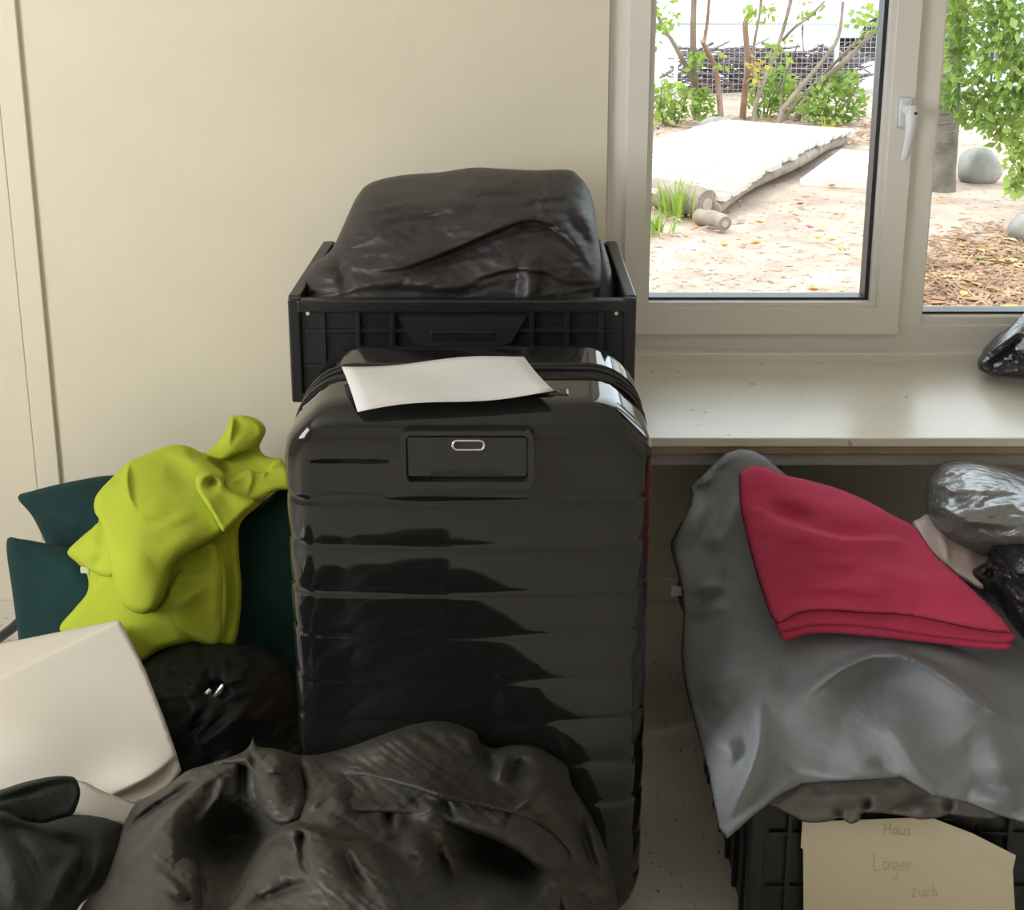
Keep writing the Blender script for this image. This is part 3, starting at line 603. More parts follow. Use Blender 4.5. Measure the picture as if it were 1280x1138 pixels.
# black down jacket in front of the suitcase
a7 = T(120, 890, 340/1280); a8 = T(400, 880, 440/1280)
j_out = [(98, 1142), (128, 1108), (146, 1062), (152, 1038), (160, 1020), (172, 1003), (206, 986), (232, 965), (262, 955), (300, 942), (312, 932), (317, 919), (321, 933), (345, 936), (372, 944), (400, 943), (430, 936), (462, 925), (500, 911), (540, 900), (572, 902), (598, 914), (612, 934), (640, 930), (666, 931), (690, 943), (708, 957), (714, 980), (726, 1000), (740, 1024), (753, 1052), (763, 1082), (769, 1112), (773, 1142), (782, 1260), (760, 1420), (680, 1560), (400, 1620), (140, 1600), (60, 1450), (62, 1260)]
j_ctrl = [(100, 1140, 1.22), (155, 1035, 1.40), (230, 968, 1.44), (315, 934, 1.44), (400, 945, 1.45), (540, 903, 1.47), (610, 935, 1.46), (690, 945, 1.46), (740, 1030, 1.44), (772, 1140, 1.38), (250, 1020, 1.34), (350, 990, 1.37), (500, 980, 1.37), (620, 1000, 1.37), (700, 1060, 1.36), (200, 1100, 1.20), (320, 1100, 1.22), (400, 1070, 1.19), (520, 1080, 1.21), (640, 1110, 1.22), (400, 1138, 1.12), (600, 1138, 1.14), (200, 1138, 1.14), (90, 1400, 1.02), (400, 1590, 1.0), (720, 1480, 1.08), (760, 1300, 1.2), (400, 1300, 1.03)]
j_st = [('s', a7([(0, 900), (120, 740), (240, 620), (360, 480), (500, 340), (690, 240)]), 46, .040), ('r', a7([(190, 460), (230, 400), (330, 330), (500, 260), (720, 180)]), 18, .022), ('r', a7([(120, 690), (160, 560), (240, 480), (330, 420), (480, 330)]), 5, -.018),
        ('r', a7([(735, 110), (700, 220), (690, 330), (700, 450)]), 6, -.022), ('r', a7([(620, 290), (560, 420), (450, 560)]), 5, .010), ('r', a7([(360, 640), (560, 630), (740, 600), (900, 540)]), 40, -.060), ('r', a7([(480, 680), (490, 800), (500, 934)]), 7, -.020), ('r', a7([(430, 800), (380, 900)]), 30, .020),
        ('r', a7([(760, 200), (860, 260), (900, 340)]), 26, .022), ('r', a7([(955, 240), (965, 330), (950, 470)]), 6, -.018), ('r', a7([(980, 470), (1090, 390)]), 5, .008), ('r', a7([(1000, 330), (1130, 400), (1240, 480)]), 28, .022),
        ('s', a7([(640, 934), (720, 740), (820, 610), (960, 555), (1120, 590), (1280, 620)]), 52, .050), ('r', a7([(965, 545), (975, 640), (1010, 720)]), 5, -.022), ('r', a7([(690, 934), (860, 860), (1050, 800)]), 6, -.016), ('r', a7([(1210, 660), (1250, 780), (1200, 870)]), 9, -.025), ('r', a7([(1040, 640), (1100, 760), (1080, 900)]), 16, .014),
        ('r', a8([(60, 190), (250, 130), (430, 100)]), 18, .016), ('S', a8([(0, 230), (160, 255), (330, 300), (500, 350), (680, 395), (800, 440), (880, 500), (985, 630)]), 34, .036), ('r', a8([(560, 100), (600, 190), (640, 250)]), 6, -.020), ('r', a8([(650, 290), (660, 240), (690, 180)]), 6, .016), ('r', a8([(690, 290), (710, 230), (760, 200)]), 5, -.014), ('r', a8([(720, 250), (800, 300), (860, 400), (880, 480)]), 24, .022), ('r', a8([(700, 390), (780, 330), (770, 300)]), 6, .012),
        ('r', a8([(890, 260), (930, 380), (980, 540), (1040, 680)]), 7, -.020), ('r', a8([(960, 400), (1000, 520), (1050, 660)]), 12, .022), ('r', a8([(430, 500), (600, 560), (760, 600), (850, 660)]), 42, -.060), ('r', a8([(400, 470), (430, 560), (490, 690)]), 9, -.028), ('r', a8([(300, 470), (360, 540), (400, 620)]), 16, .022), ('r', a8([(110, 540), (150, 620), (170, 740)]), 10, -.030), ('r', a8([(190, 560), (250, 640), (350, 700)]), 22, .024), ('r', a8([(330, 360), (420, 380), (480, 420)]), 20, .016), ('r', a8([(260, 340), (250, 420), (270, 480)]), 5, -.014),
        ('r', a8([(480, 720), (620, 680), (760, 690)]), 26, .034), ('r', a8([(780, 560), (850, 640), (900, 720)]), 22, .026), ('r', a8([(920, 700), (1000, 660), (1060, 680)]), 12, .018)]
j_st = [(k, p, w_*(1.15 if h_ < -.04 else 1), h_*(1.7 if h_ < -.04 else 1.25)) for k, p, w_, h_ in j_st]
jo = soft('down_jacket', j_out, j_ctrl, M['jacket'], j_st, [(36, 8, .0018, 'r', .6), (30, 7, .0016, 'r', -.5), (60, 60, .006), (16, 16, .0016)], 3.0, 20, .04, .06)
jdepth = tps(j_ctrl)
def puff(pts, off, st=(), er=16, ei=.030):
    o = soft('quilt_panel', pts, lambda X, Y: jdepth(X, Y)-off, M['jacket'], st, [(30, 8, .0018, 'r', .6), (26, 7, .0015, 'r', -.5), (40, 40, .004)], 3.0, er, ei, .05); o.parent = jo
puff([(262, 957), (300, 944), (316, 938), (345, 938), (372, 948), (382, 985), (378, 1020), (352, 1032), (330, 1018), (316, 985), (306, 958)], .014, [('r', [(330, 950), (345, 985), (350, 1020)], 18, .014), ('r', [(312, 940), (322, 965)], 4, -.012)], 14, .022)
puff([(376, 948), (430, 944), (500, 940), (560, 955), (610, 975), (660, 1005), (700, 1045), (728, 1095), (748, 1150), (715, 1165), (690, 1110), (650, 1068), (590, 1040), (520, 1022), (450, 1018), (395, 1020), (382, 985)], .012, [('r', [(430, 975), (520, 975), (610, 1005), (680, 1060)], 20, .016), ('r', [(400, 985), (440, 965), (470, 990)], 4, -.008), ('r', [(560, 965), (555, 1000), (570, 1025)], 4, -.010), ('r', [(640, 1005), (625, 1040)], 4, -.008)], 16, .026)
puff([(280, 1170), (300, 1115), (320, 1082), (345, 1052), (372, 1036), (398, 1038), (435, 1050), (468, 1054), (486, 1080), (500, 1120), (500, 1180), (400, 1200)], .045, [('r', [(376, 1040), (378, 1075), (390, 1095)], 4, -.014), ('r', [(305, 1135), (350, 1115), (400, 1100)], 5, -.012), ('r', [(430, 1055), (440, 1090), (465, 1120)], 8, -.020), ('r', [(340, 1080), (360, 1110)], 16, .012)], 18, .036)
puff([(98, 1150), (130, 1110), (160, 1078), (210, 1068), (245, 1080), (252, 1120), (250, 1200), (120, 1220)], .016, [('r', [(110, 1140), (160, 1085), (205, 1072)], 6, .006)], 14, .024)
tag(jo, 'black down jacket lying in a crumpled heap before the suitcase', 'jacket')

# ------------------------------------------------------------------ right: crate, grey blanket, red blanket, bags
rl, rr_ = P(936, 1080, 1.50).x, 0.86
cr2 = crate('storage_crate', 'black plastic crate under the grey blanket with a paper note', ((rl+rr_)/2, 1.50+.20, 0), (rr_-rl)/2, .20, .285)
z4 = T(780, 400, 500/1280); z5 = T(790, 750, 490/1280); z8 = T(790, 560, 170/806)
# bundle that the blanket covers
bd = soft('bundle', [(848, 660), (855, 650), (900, 610), (950, 590), (1100, 660), (1290, 700), (1400, 760), (1400, 930), (1300, 990), (1100, 985), (960, 975), (1000, 900), (905, 800), (858, 770), (845, 735), (848, 725), (842, 700), (838, 680)],
          [(850, 655, 2.0), (940, 595, 2.06), (1100, 660, 2.0), (1400, 770, 1.95), (1400, 920, 1.72), (1100, 980, 1.68), (1000, 890, 1.86), (848, 740, 1.96), (1100, 800, 1.83), (950, 780, 1.88)], M['purple'], [('r', [(840, 715), (870, 712)], 5, -.02)], [(20, 20, .006)], 6, 30, .04, .10)
tag(bd, 'bundle of navy purple clothes peeking out at the left of the grey blanket', 'clothes')
wt = MB().box((-.010, -.0015, -.009), (.010, .0015, .009), .001).build('care_tag', M['tagw'], None); wt.location = P(846, 739, 1.90); wt.parent = bd
gb_out = z8([(345, 235), (370, 215), (430, 150), (500, 80), (560, 30), (640, 8), (720, 18), (800, 60)]) + [(990, 600), (1060, 630), (1150, 690), (1250, 760), (1340, 800), (1345, 1010)] + z5([(1280, 728), (1180, 700), (1090, 662), (980, 640), (900, 592), (880, 580), (720, 590), (560, 602), (480, 640), (400, 702), (310, 782), (282, 745), (262, 640), (248, 560), (222, 470), (198, 380), (172, 280), (160, 180), (166, 80), (168, 40)]) + z8([(292, 830), (268, 720), (246, 620), (246, 560), (300, 440), (345, 340), (352, 280)])
gb_ctrl = [(863, 612, 1.99), (925, 563, 2.01), (985, 590, 1.99), (1100, 655, 1.93), (1250, 755, 1.86), (1340, 800, 1.84), (870, 650, 1.93), (846, 690, 1.90), (853, 770, 1.82), (868, 895, 1.65), (905, 1045, 1.45), (930, 640, 1.92), (920, 760, 1.77), (940, 880, 1.585), (960, 960, 1.47), (1004, 978, 1.455), (1060, 960, 1.455), (1150, 980, 1.45), (1240, 1015, 1.44), (1340, 1010, 1.44), (1100, 800, 1.70), (1200, 830, 1.66), (1320, 880, 1.62), (1080, 880, 1.56), (1200, 930, 1.51), (1000, 850, 1.62)]
gb_st = [('s', z8([(350, 240), (430, 200), (470, 160), (560, 110), (640, 60)]), 26, -.020), ('S', z8([(350, 245), (420, 215), (450, 200), (520, 130)]), 16, .016), ('r', z8([(490, 95), (560, 50), (650, 25), (760, 45)]), 3.5, -.006), ('r', z8([(600, 210), (530, 340), (490, 520), (450, 700)]), 14, -.024), ('r', z8([(440, 230), (380, 380), (300, 520), (290, 620)]), 16, .018), ('r', z8([(640, 220), (570, 400), (520, 520), (600, 640)]), 14, .014), ('r', z8([(420, 600), (480, 560), (540, 480)]), 10, .010),
         ('r', z8([(480, 745), (530, 765), (580, 750)]), 10, -.016), ('r', z8([(370, 960), (450, 890), (530, 870), (600, 850)]), 10, -.014), ('r', z8([(330, 880), (450, 820), (590, 800)]), 9, .018), ('r', z8([(330, 1010), (480, 940), (620, 920)]), 12, .014),
         ('r', z5([(300, 320), (330, 360), (330, 420)]), 22, -.010), ('r', z5([(230, 350), (290, 260), (400, 230)]), 16, .012), ('r', z5([(410, 300), (415, 420), (400, 520), (340, 660), (290, 730)]), 8, .036), ('r', z5([(380, 330), (370, 480), (310, 620)]), 12, -.018), ('r', z5([(240, 480), (310, 480), (340, 560)]), 12, .016), ('r', z5([(470, 200), (500, 270), (520, 300)]), 14, -.022),
         ('s', z5([(490, 400), (560, 320), (660, 240), (790, 190), (900, 195), (1010, 250), (1120, 330), (1280, 440)]), 62, .034), ('r', z5([(640, 480), (720, 330), (860, 280), (1000, 340), (1090, 440)]), 40, -.040), ('S', z5([(560, 330), (680, 235), (800, 185), (930, 205), (1060, 290), (1280, 430)]), 20, .016), ('r', z5([(770, 400), (850, 440), (920, 540), (1000, 620)]), 10, .014), ('r', z5([(760, 520), (880, 575)]), 9, -.014), ('r', z5([(480, 500), (560, 560), (760, 590), (880, 575)]), 9, .014), ('r', z5([(1100, 640), (1200, 660), (1270, 640)]), 10, .016), ('r', z5([(1130, 470), (1220, 560), (1280, 600)]), 20, .020), ('r', z5([(600, 180), (900, 150), (1150, 210), (1280, 260)]), 14, .012)]
gb_st = [(k, p, w_, h_*(1.6 if h_ > 0 or w_ >= 30 else .7)) for k, p, w_, h_ in gb_st]
gbo = soft('grey_blanket', gb_out, gb_ctrl, M['grey'], gb_st, [(40, 40, .005), (15, 15, .0012)], 3.4, 10, .012, .05, sheet=.012, smooth_outline=False)
tag(gbo, 'grey fleece blanket draped over the crate and bundle beneath the sill', 'blanket')
dg = soft('grey_cloth', z5([(430, 660), (470, 632), (560, 590), (720, 580), (880, 570), (1000, 625), (1100, 650), (1190, 690), (1180, 715), (1060, 705), (1035, 700), (1000, 712), (940, 718), (880, 705), (760, 695), (745, 720), (712, 732), (680, 712), (640, 725), (570, 728), (520, 705), (470, 680)]),
          [(*z5([p])[0], y) for p, y in (((430, 660), 1.462), ((560, 600), 1.468), ((880, 580), 1.468), ((1180, 700), 1.458), ((570, 725), 1.450), ((712, 730), 1.448), ((940, 715), 1.450))], M['greycloth'],
          [('r', z5([(650, 690), (700, 700)]), 5, -.012), ('r', z5([(765, 640), (770, 690)]), 6, -.018), ('r', z5([(820, 690), (930, 660), (1020, 640)]), 6, -.012), ('r', z5([(560, 640), (720, 650), (900, 640)]), 8, .008), ('r', z5([(1035, 640), (1040, 700)]), 6, -.012)], [(18, 12, .004)], 3, 6, .006, .02, sheet=.008)
tag(dg, 'dark grey jersey cloth hanging over the crate rim below the blanket', 'cloth')
# red folded blanket: three folded layers
r_top = z4([(368, 500), (385, 480), (405, 468), (450, 470), (520, 497), (600, 515), (700, 545), (790, 585), (860, 625), (930, 662), (960, 700), (1000, 755), (1100, 848), (1200, 945), (1238, 995), (1225, 1003), (1130, 992), (1000, 965), (900, 945), (780, 940), (650, 930), (560, 940), (520, 962), (492, 972), (470, 950), (452, 900), (420, 800), (392, 690), (372, 590)])
r_ctrl = [(*z4([p])[0], y) for p, y in (((400, 475), 1.93), ((520, 505), 1.92), ((700, 550), 1.88), ((930, 665), 1.83), ((1235, 990), 1.62), ((1000, 960), 1.635), ((780, 930), 1.645), ((490, 970), 1.645), ((400, 700), 1.80), ((600, 700), 1.76), ((800, 780), 1.715), ((1050, 850), 1.685), ((600, 850), 1.685))]
r_st = [('s', z4([(375, 605), (430, 608), (510, 645), (600, 680), (720, 705), (860, 705), (950, 745)]), 30, .016), ('r', z4([(440, 590), (520, 620), (620, 645)]), 12, -.014), ('r', z4([(480, 540), (640, 590), (800, 640), (920, 700)]), 22, .012), ('r', z4([(560, 860), (760, 850), (1000, 900)]), 9, .005), ('r', z4([(700, 780), (900, 830), (1080, 870)]), 12, .006), ('r', z4([(475, 895), (560, 880), (700, 880), (900, 915)]), 4, -.004), ('r', z4([(600, 810), (800, 800)]), 8, -.004), ('r', z4([(500, 955), (600, 925), (780, 930), (1000, 955), (1210, 995)]), 4, .004)]
r_st = [(k, p, w_, h_*1.5) for k, p, w_, h_ in r_st]
ro = soft('red_blanket', r_top, r_ctrl, M['red'], r_st, [(36, 30, .003), (40, 10, .0012)], 3.0, 9, .012, .012, sheet=.011)
tag(ro, 'folded raspberry red fleece blanket lying on the grey blanket', 'blanket')
for k, (pts, dy) in enumerate(((z5([(468, 60), (500, 35), (560, 20), (760, 25), (1000, 50), (1226, 100), (1222, 140), (1000, 122), (760, 88), (600, 84), (500, 104), (478, 100)]), .012), (z5([(478, 92), (520, 85), (600, 72), (760, 76), (1000, 108), (1216, 128), (1214, 164), (980, 142), (700, 112), (580, 112), (520, 132), (490, 126)]), .022))):
    c = [(*z5([p])[0], y+dy) for p, y in (((470, 75), 1.645), ((760, 60), 1.645), ((1220, 115), 1.622), ((1215, 150), 1.612), ((760, 95), 1.634), ((490, 115), 1.636))]
    lo = soft('fold_layer', pts, c, M['red'], [], [(30, 8, .002)], 2.6, 6, .006, .05); lo.parent = ro
# plastic bags at the right
z3 = T(1120, 550, 160/650)
sv_out = z3([(145, 340), (150, 270), (165, 205), (200, 165), (235, 120), (290, 104), (400, 108), (520, 130), (640, 155), (820, 190), (900, 300), (880, 480), (760, 560), (600, 575), (450, 588), (380, 575), (300, 540), (220, 475), (190, 450), (160, 390)])
sv_ctrl = [(*z3([p])[0], y) for p, y in (((150, 300), 1.93), ((290, 110), 1.99), ((640, 160), 1.99), ((880, 300), 1.93), ((300, 300), 1.84), ((500, 320), 1.82), ((700, 400), 1.80), ((450, 585), 1.82), ((250, 490), 1.86), ((300, 420), 1.81))]
sv_st = [('r', z3([(170, 215), (240, 235), (300, 255), (350, 240)]), 4, .010), ('r', z3([(210, 175), (270, 160), (280, 130)]), 4, .009), ('s', z3([(210, 470), (280, 440), (400, 430), (560, 440), (650, 390)]), 22, -.014), ('r', z3([(280, 448), (340, 440), (390, 425), (560, 440), (650, 395)]), 4, .010), ('r', z3([(340, 260), (350, 360)]), 14, -.018), ('r', z3([(380, 300), (500, 240), (640, 230)]), 5, .007), ('r', z3([(420, 380), (540, 330), (650, 320)]), 5, .007), ('r', z3([(400, 350), (500, 300), (620, 280)]), 4, -.006), ('r', z3([(180, 320), (260, 360), (320, 390), (380, 400)]), 4, .008), ('r', z3([(160, 290), (170, 360), (210, 450)]), 4, .008), ('r', z3([(280, 500), (380, 540), (470, 560)]), 5, -.008)]
sv = soft('grey_plastic_bag', sv_out, sv_ctrl, M['plastic_sv'], sv_st, [(30, 7, .0035, 'r', -.3), (12, 6, .0016, 'r', .5)], 2.6, 22, .05, .07)
tag(sv, 'bulging silvery grey plastic bag on a pinkish one under the sill', 'bag')
pk = soft('pinkish_plastic_bag', z3([(85, 420), (120, 400), (170, 380), (300, 460), (480, 570), (560, 620), (520, 720), (440, 760), (360, 720), (270, 660), (200, 600), (140, 545), (110, 480)]), [(*z3([p])[0], y) for p, y in (((90, 425), 1.90), ((200, 500), 1.87), ((360, 640), 1.82), ((500, 700), 1.80), ((300, 500), 1.88), ((500, 600), 1.86))], M['plastic_pk'], [('r', z3([(215, 450), (250, 540), (270, 650)]), 4, .010), ('r', z3([(320, 570), (420, 610)]), 8, .008)], [(16, 10, .003, 'r', .5)], 2.8, 10, .02, .06)
tag(pk, 'pinkish white plastic bag squeezed beneath the silvery grey bag', 'bag')
bk_out = z3([(470, 545), (520, 500), (560, 472), (650, 462), (800, 470), (900, 560), (900, 900), (820, 1060), (700, 1060), (620, 980), (560, 900), (500, 800), (440, 770), (380, 720), (360, 690), (368, 655), (440, 630), (465, 600)])
bk_ctrl = [(*z3([p])[0], y) for p, y in (((480, 540), 1.82), ((650, 470), 1.83), ((880, 560), 1.82), ((365, 680), 1.80), ((560, 700), 1.735), ((700, 700), 1.70), ((880, 880), 1.66), ((700, 1040), 1.635), ((520, 830), 1.735), ((800, 1040), 1.63))]
bk_st = [('r', z3([(480, 550), (540, 600), (600, 680), (640, 700)]), 5, .012), ('r', z3([(365, 670), (430, 640), (470, 610), (500, 650), (490, 710)]), 4, .012), ('r', z3([(450, 660), (500, 700)]), 6, -.016), ('r', z3([(510, 660), (560, 690), (590, 690)]), 5, .010), ('r', z3([(560, 720), (600, 800), (650, 850)]), 10, .012), ('r', z3([(520, 760), (560, 860), (640, 980)]), 6, -.014)]
bk = soft('black_plastic_bag', bk_out, bk_ctrl, M['plastic_bk'], bk_st, [(20, 7, .003, 'r', .7), (10, 10, .0015, 'r', 0)], 2.6, 16, .035, .08)
tag(bk, 'shiny black plastic bag with knotted neck beside the red blanket', 'bag')
sp = soft('bag_top', z3([(470, 545), (520, 500), (560, 472), (650, 462), (800, 470), (890, 560), (880, 680), (760, 700), (640, 690), (600, 680), (560, 620), (510, 560)]), [(*z3([p])[0], y-.014) for p, y in (((480, 540), 1.82), ((650, 470), 1.83), ((880, 560), 1.82), ((600, 640), 1.735), ((700, 650), 1.72), ((880, 680), 1.71))], M['plastic_bk'], [('r', z3([(560, 560), (660, 530)]), 5, .006)], [(14, 6, .002, 'r', .4)], 2.8, 7, .014, .02)
sp.parent = bk
# padded black bag on the sill
z2 = T(1200, 380, 80/828)
p_out = z2([(222, 760), (230, 710), (270, 660), (300, 590), (380, 500), (480, 410), (580, 340), (690, 250), (760, 170), (830, 120), (1000, 60), (1300, 40), (1500, 300), (1480, 800), (1300, 980), (1000, 975), (820, 965), (600, 950), (420, 935), (330, 890), (240, 850)])
p_ctrl = [(*z2([p])[0], y) for p, y in (((225, 760), 2.36), ((300, 600), 2.40), ((580, 350), 2.42), ((830, 150), 2.43), ((1400, 300), 2.42), ((1400, 900), 2.27), ((800, 950), 2.28), ((400, 900), 2.32), ((600, 650), 2.33), ((900, 600), 2.31), ((1100, 700), 2.27))]
p_st = [('r', z2([(280, 690), (460, 570), (640, 440), (830, 300)]), 3.5, .012), ('s', z2([(300, 820), (480, 680), (640, 560), (760, 450), (900, 400)]), 10, -.022), ('r', z2([(760, 470), (720, 540), (780, 660), (830, 720)]), 4, .012), ('r', z2([(540, 680), (620, 740), (660, 740)]), 3, .010), ('r', z2([(660, 600), (740, 590), (770, 660)]), 3, .010), ('r', z2([(690, 720), (720, 700)]), 4, -.016), ('r', z2([(380, 800), (430, 810)]), 5, -.010), ('r', z2([(700, 250), (830, 180)]), 3, -.012)]
po = soft('padded_bag', p_out, p_ctrl, M['plastic_bk'], p_st, [(12, 6, .002, 'r', .5)], 2.2, 12, .03, .05)
tag(po, 'padded black bag lying on the window sill', 'bag')
# paper note on the right crate
nz0 = 1.492
def NP(px, py, d=0): return P(px, py, nz0-d)
b = MB(); b.prism([NP(*p) for p in ((1003, 1028), (1163, 1022), (1222, 1074), (1246, 1087), (1266, 1088), (1269, 1145), (1270, 1260), (1005, 1262), (1004, 1062), (1001, 1060))], (0, .0008, 0))
nt_ = b.build('paper_note', M['note']); tag(nt_, 'cream paper note with faint handwriting stuck on the black crate', 'note')
b = MB(); b.prism([NP(1163, 1022, .001), NP(1217, 1043, .010), NP(1270, 1070, .012), NP(1266, 1089, .004), NP(1246, 1089, .001), NP(1220, 1077, .0008)], (0, .0008, 0)); b.build('folded_corner', M['note'], nt_)
# handwriting (pencil strokes)
def write(strokes, ox, oy, sc):
    w_ = MB()
    for s_ in strokes:
        p_ = spline([(ox+x*sc, oy+y*sc) for x, y in s_], False, 4) if len(s_) > 2 else [(ox+x*sc, oy+y*sc) for x, y in s_]
        w_.tube([P(x, y, nz0-.0004) for x, y in p_], .0008, 5)
    w_.build('handwriting', M['ink'], nt_)
Hh = [[(0, 0), (-.05, 1)], [(.5, 0), (.45, 1)], [(0, .5), (.5, .45)]]
Aa = lambda o: [[(o+.4, .5), (o+.1, .45), (o, .8), (o+.2, 1), (o+.4, .6)], [(o+.4, .45), (o+.42, 1)]]
Gg = lambda o: [[(o+.4, .5), (o+.1, .45), (o, .8), (o+.2, .95), (o+.4, .6)], [(o+.4, .45), (o+.40, 1.3), (o+.2, 1.6), (o, 1.45)]]
Ee = lambda o: [[(o, .75), (o+.4, .68), (o+.25, .45), (o, .7), (o+.1, 1), (o+.4, .92)]]
Rr = lambda o: [[(o, .45), (o+.02, 1)], [(o, .6), (o+.2, .45), (o+.35, .55)]]
Ll = [[(.05, -.1), (.02, 1), (.5, .95)]]
Uu = lambda o: [[(o, .45), (o+.03, .9), (o+.2, 1), (o+.36, .8), (o+.4, .45)], [(o+.4, .45), (o+.42, 1)]]
Ss = lambda o: [[(o+.3, .45), (o+.02, .55), (o+.3, .8), (o+.02, 1)]]
write(Hh + Aa(.75) + Uu(1.35) + Ss(1.95), 1106, 1030, 14)
write(Ll + Aa(.65) + Gg(1.25) + Ee(1.85) + Rr(2.4), 1092, 1070, 18)
write([[(0, .4), (.3, .4), (.02, 1), (.35, .95)]] + Uu(.6) + [[(1.5, .5), (1.25, .5), (1.2, .9), (1.5, 1)], [(1.75, 0), (1.75, 1)], [(1.75, .6), (2, .5), (2.05, 1)]], 1140, 1106, 15)

# ------------------------------------------------------------------ the garden outside
M['soil'] = mat('sandy_soil', (.30, .215, .165), .95, col2=(.46, .355, .285), vscale=3.5, bump=.6, bscale=22, detail=8, speck=((.20, .12, .08), 16, .62))
M['pave'] = mat('pale_paving', (.62, .61, .60), .9, var=.05, vscale=1)
M['chip'] = mat('bark_chips', (.20, .115, .07), .9, col2=(.44, .28, .17), vscale=6)
M['wood'] = mat('weathered_boards', (.50, .46, .40), .85, col2=(.62, .58, .52), vscale=5, bump=.3, bscale=30, bstretch=(.3, 3, 3))
M['log'] = mat('weathered_log', (.20, .155, .12), .95, col2=(.34, .28, .23), vscale=9, bump=.6, bscale=18)
M['bark'] = mat('tree_bark', (.15, .115, .085), .95, col2=(.27, .21, .16), vscale=8, bump=.7, bscale=20, bstretch=(1, 1, .5))
M['bark_grey'] = mat('grey_ringed_bark', (.10, .085, .072), .95, col2=(.19, .165, .14), vscale=9, bump=.7, bscale=20, bstretch=(1, 1, 2))
M['bark_red'] = mat('reddish_bark', (.23, .13, .09), .95, col2=(.34, .22, .16), vscale=8, bump=.6, bscale=20)
M['bark_dk'] = mat('dark_bark', (.085, .07, .075), .95, col2=(.16, .13, .12), vscale=8)
M['stone'] = mat('grey_stone', (.19, .185, .165), .9, col2=(.32, .31, .28), vscale=7, bump=.5, bscale=14)
M['leaf'] = mat('bright_leaf', (.17, .30, .035), .55, col2=(.36, .46, .08), vscale=3, transl=.45)
M['leaf2'] = mat('mid_leaf', (.15, .26, .04), .5, col2=(.32, .42, .09), vscale=4, transl=.40)
M['leafy'] = mat('yellow_green_leaf', (.45, .45, .05), .5, col2=(.5, .36, .06), vscale=4, transl=.4)
M['brush'] = mat('dry_brush', (.075, .05, .055), .9, col2=(.17, .12, .12), vscale=9)
M['wire'] = mat('galvanised_wire', (.42, .44, .46), .4, metal=.6)
M['post'] = mat('pale_post', (.55, .62, .66), .5, metal=.2)
M['pink'] = mat('pink_canvas', (.62, .30, .44), .8, transl=.35)
M['carb'] = mat('blue_grey_car_paint', (.46, .52, .60), .3, coat=.5)
M['carg'] = mat('car_glass', (.03, .04, .06), .05)
M['tyre'] = mat('tyre', (.02, .02, .02), .8)
# ground, gently uneven
nx_, ny_ = 60, 70; xs_ = np.linspace(-12, 22, nx_); ys_ = np.r_[np.linspace(2.751, 12, 50), np.linspace(12.6, 13.2, 20)]
gv = []; 
for y in ys_:
    for x in xs_: gv.append((x, y, -.01 + .05*float(vnoise(np.array([x*1.1+40]), np.array([y*1.1+40]))[0])*min(1, (y-2.7)/1.5)))
gf = [(j*nx_+i, j*nx_+i+1, (j+1)*nx_+i+1, (j+1)*nx_+i) for j in range(ny_-1) for i in range(nx_-1)]
struct(mesh('ground', gv, gf, M['soil'], None, True))
struct(MB().box((-60, 13.1, -.2), (90, 120, -.005)).build('pavement', M['pave']))
# bark chips and litter: uncountable
def litter(name, n, area_fn, lmin, lmax, m, seed):
    rg = random.Random(seed); v = []; f = []
    for i in range(n):
        px, py = area_fn(rg); c = PZ(px, py, .0); a = rg.random()*2*PI; l = rg.uniform(lmin, lmax); wd = l*rg.uniform(.18, .4); t = Vector((math.cos(a), math.sin(a), rg.uniform(-.25, .25))); s_ = Vector((-t.y, t.x, rg.uniform(-.5, .5))).normalized(); up = Vector((0, 0, .004)); c.z = rg.uniform(.0, .022)
        k = len(v); v += [c-t*l-s_*wd*.5, c+t*l-s_*wd*.4, c+t*l*.9+s_*wd*.5, c-t*l*.9+s_*wd*.5, c+up*rg.uniform(1, 2.5)]
        f += [(k, k+1, k+4), (k+1, k+2, k+4), (k+2, k+3, k+4), (k+3, k, k+4), (k+3, k+2, k+1, k)]
    o = mesh(name, v, f, m); o['kind'] = 'stuff'; return o
def a_right(rg):
    while True:
        px, py = rg.uniform(1130, 1330), rg.uniform(275, 430)
        if py > 275 + 40*rg.random() + max(0, (1200-px)*.25): return px, py
ch_ = litter('bark_chip_mulch', 3000, a_right, .018, .05, M['chip'], 3); tag(ch_, 'reddish brown bark chip mulch below the right window pane', 'mulch')
ch2 = litter('ground_litter', 900, lambda rg: (rg.uniform(700, 1130), rg.uniform(250, 420)), .008, .03, mat('dry_litter', (.42, .32, .26), .9, col2=(.55, .45, .38), vscale=9), 5); tag(ch2, 'scattered dry twigs and litter on the sandy soil', 'litter')
ch3 = litter('mulch_strip', 900, lambda rg: (rg.uniform(740, 1120), rg.uniform(146, 182)), .02, .06, M['chip'], 6); tag(ch3, 'bark chips on the ground behind the boardwalk', 'mulch')
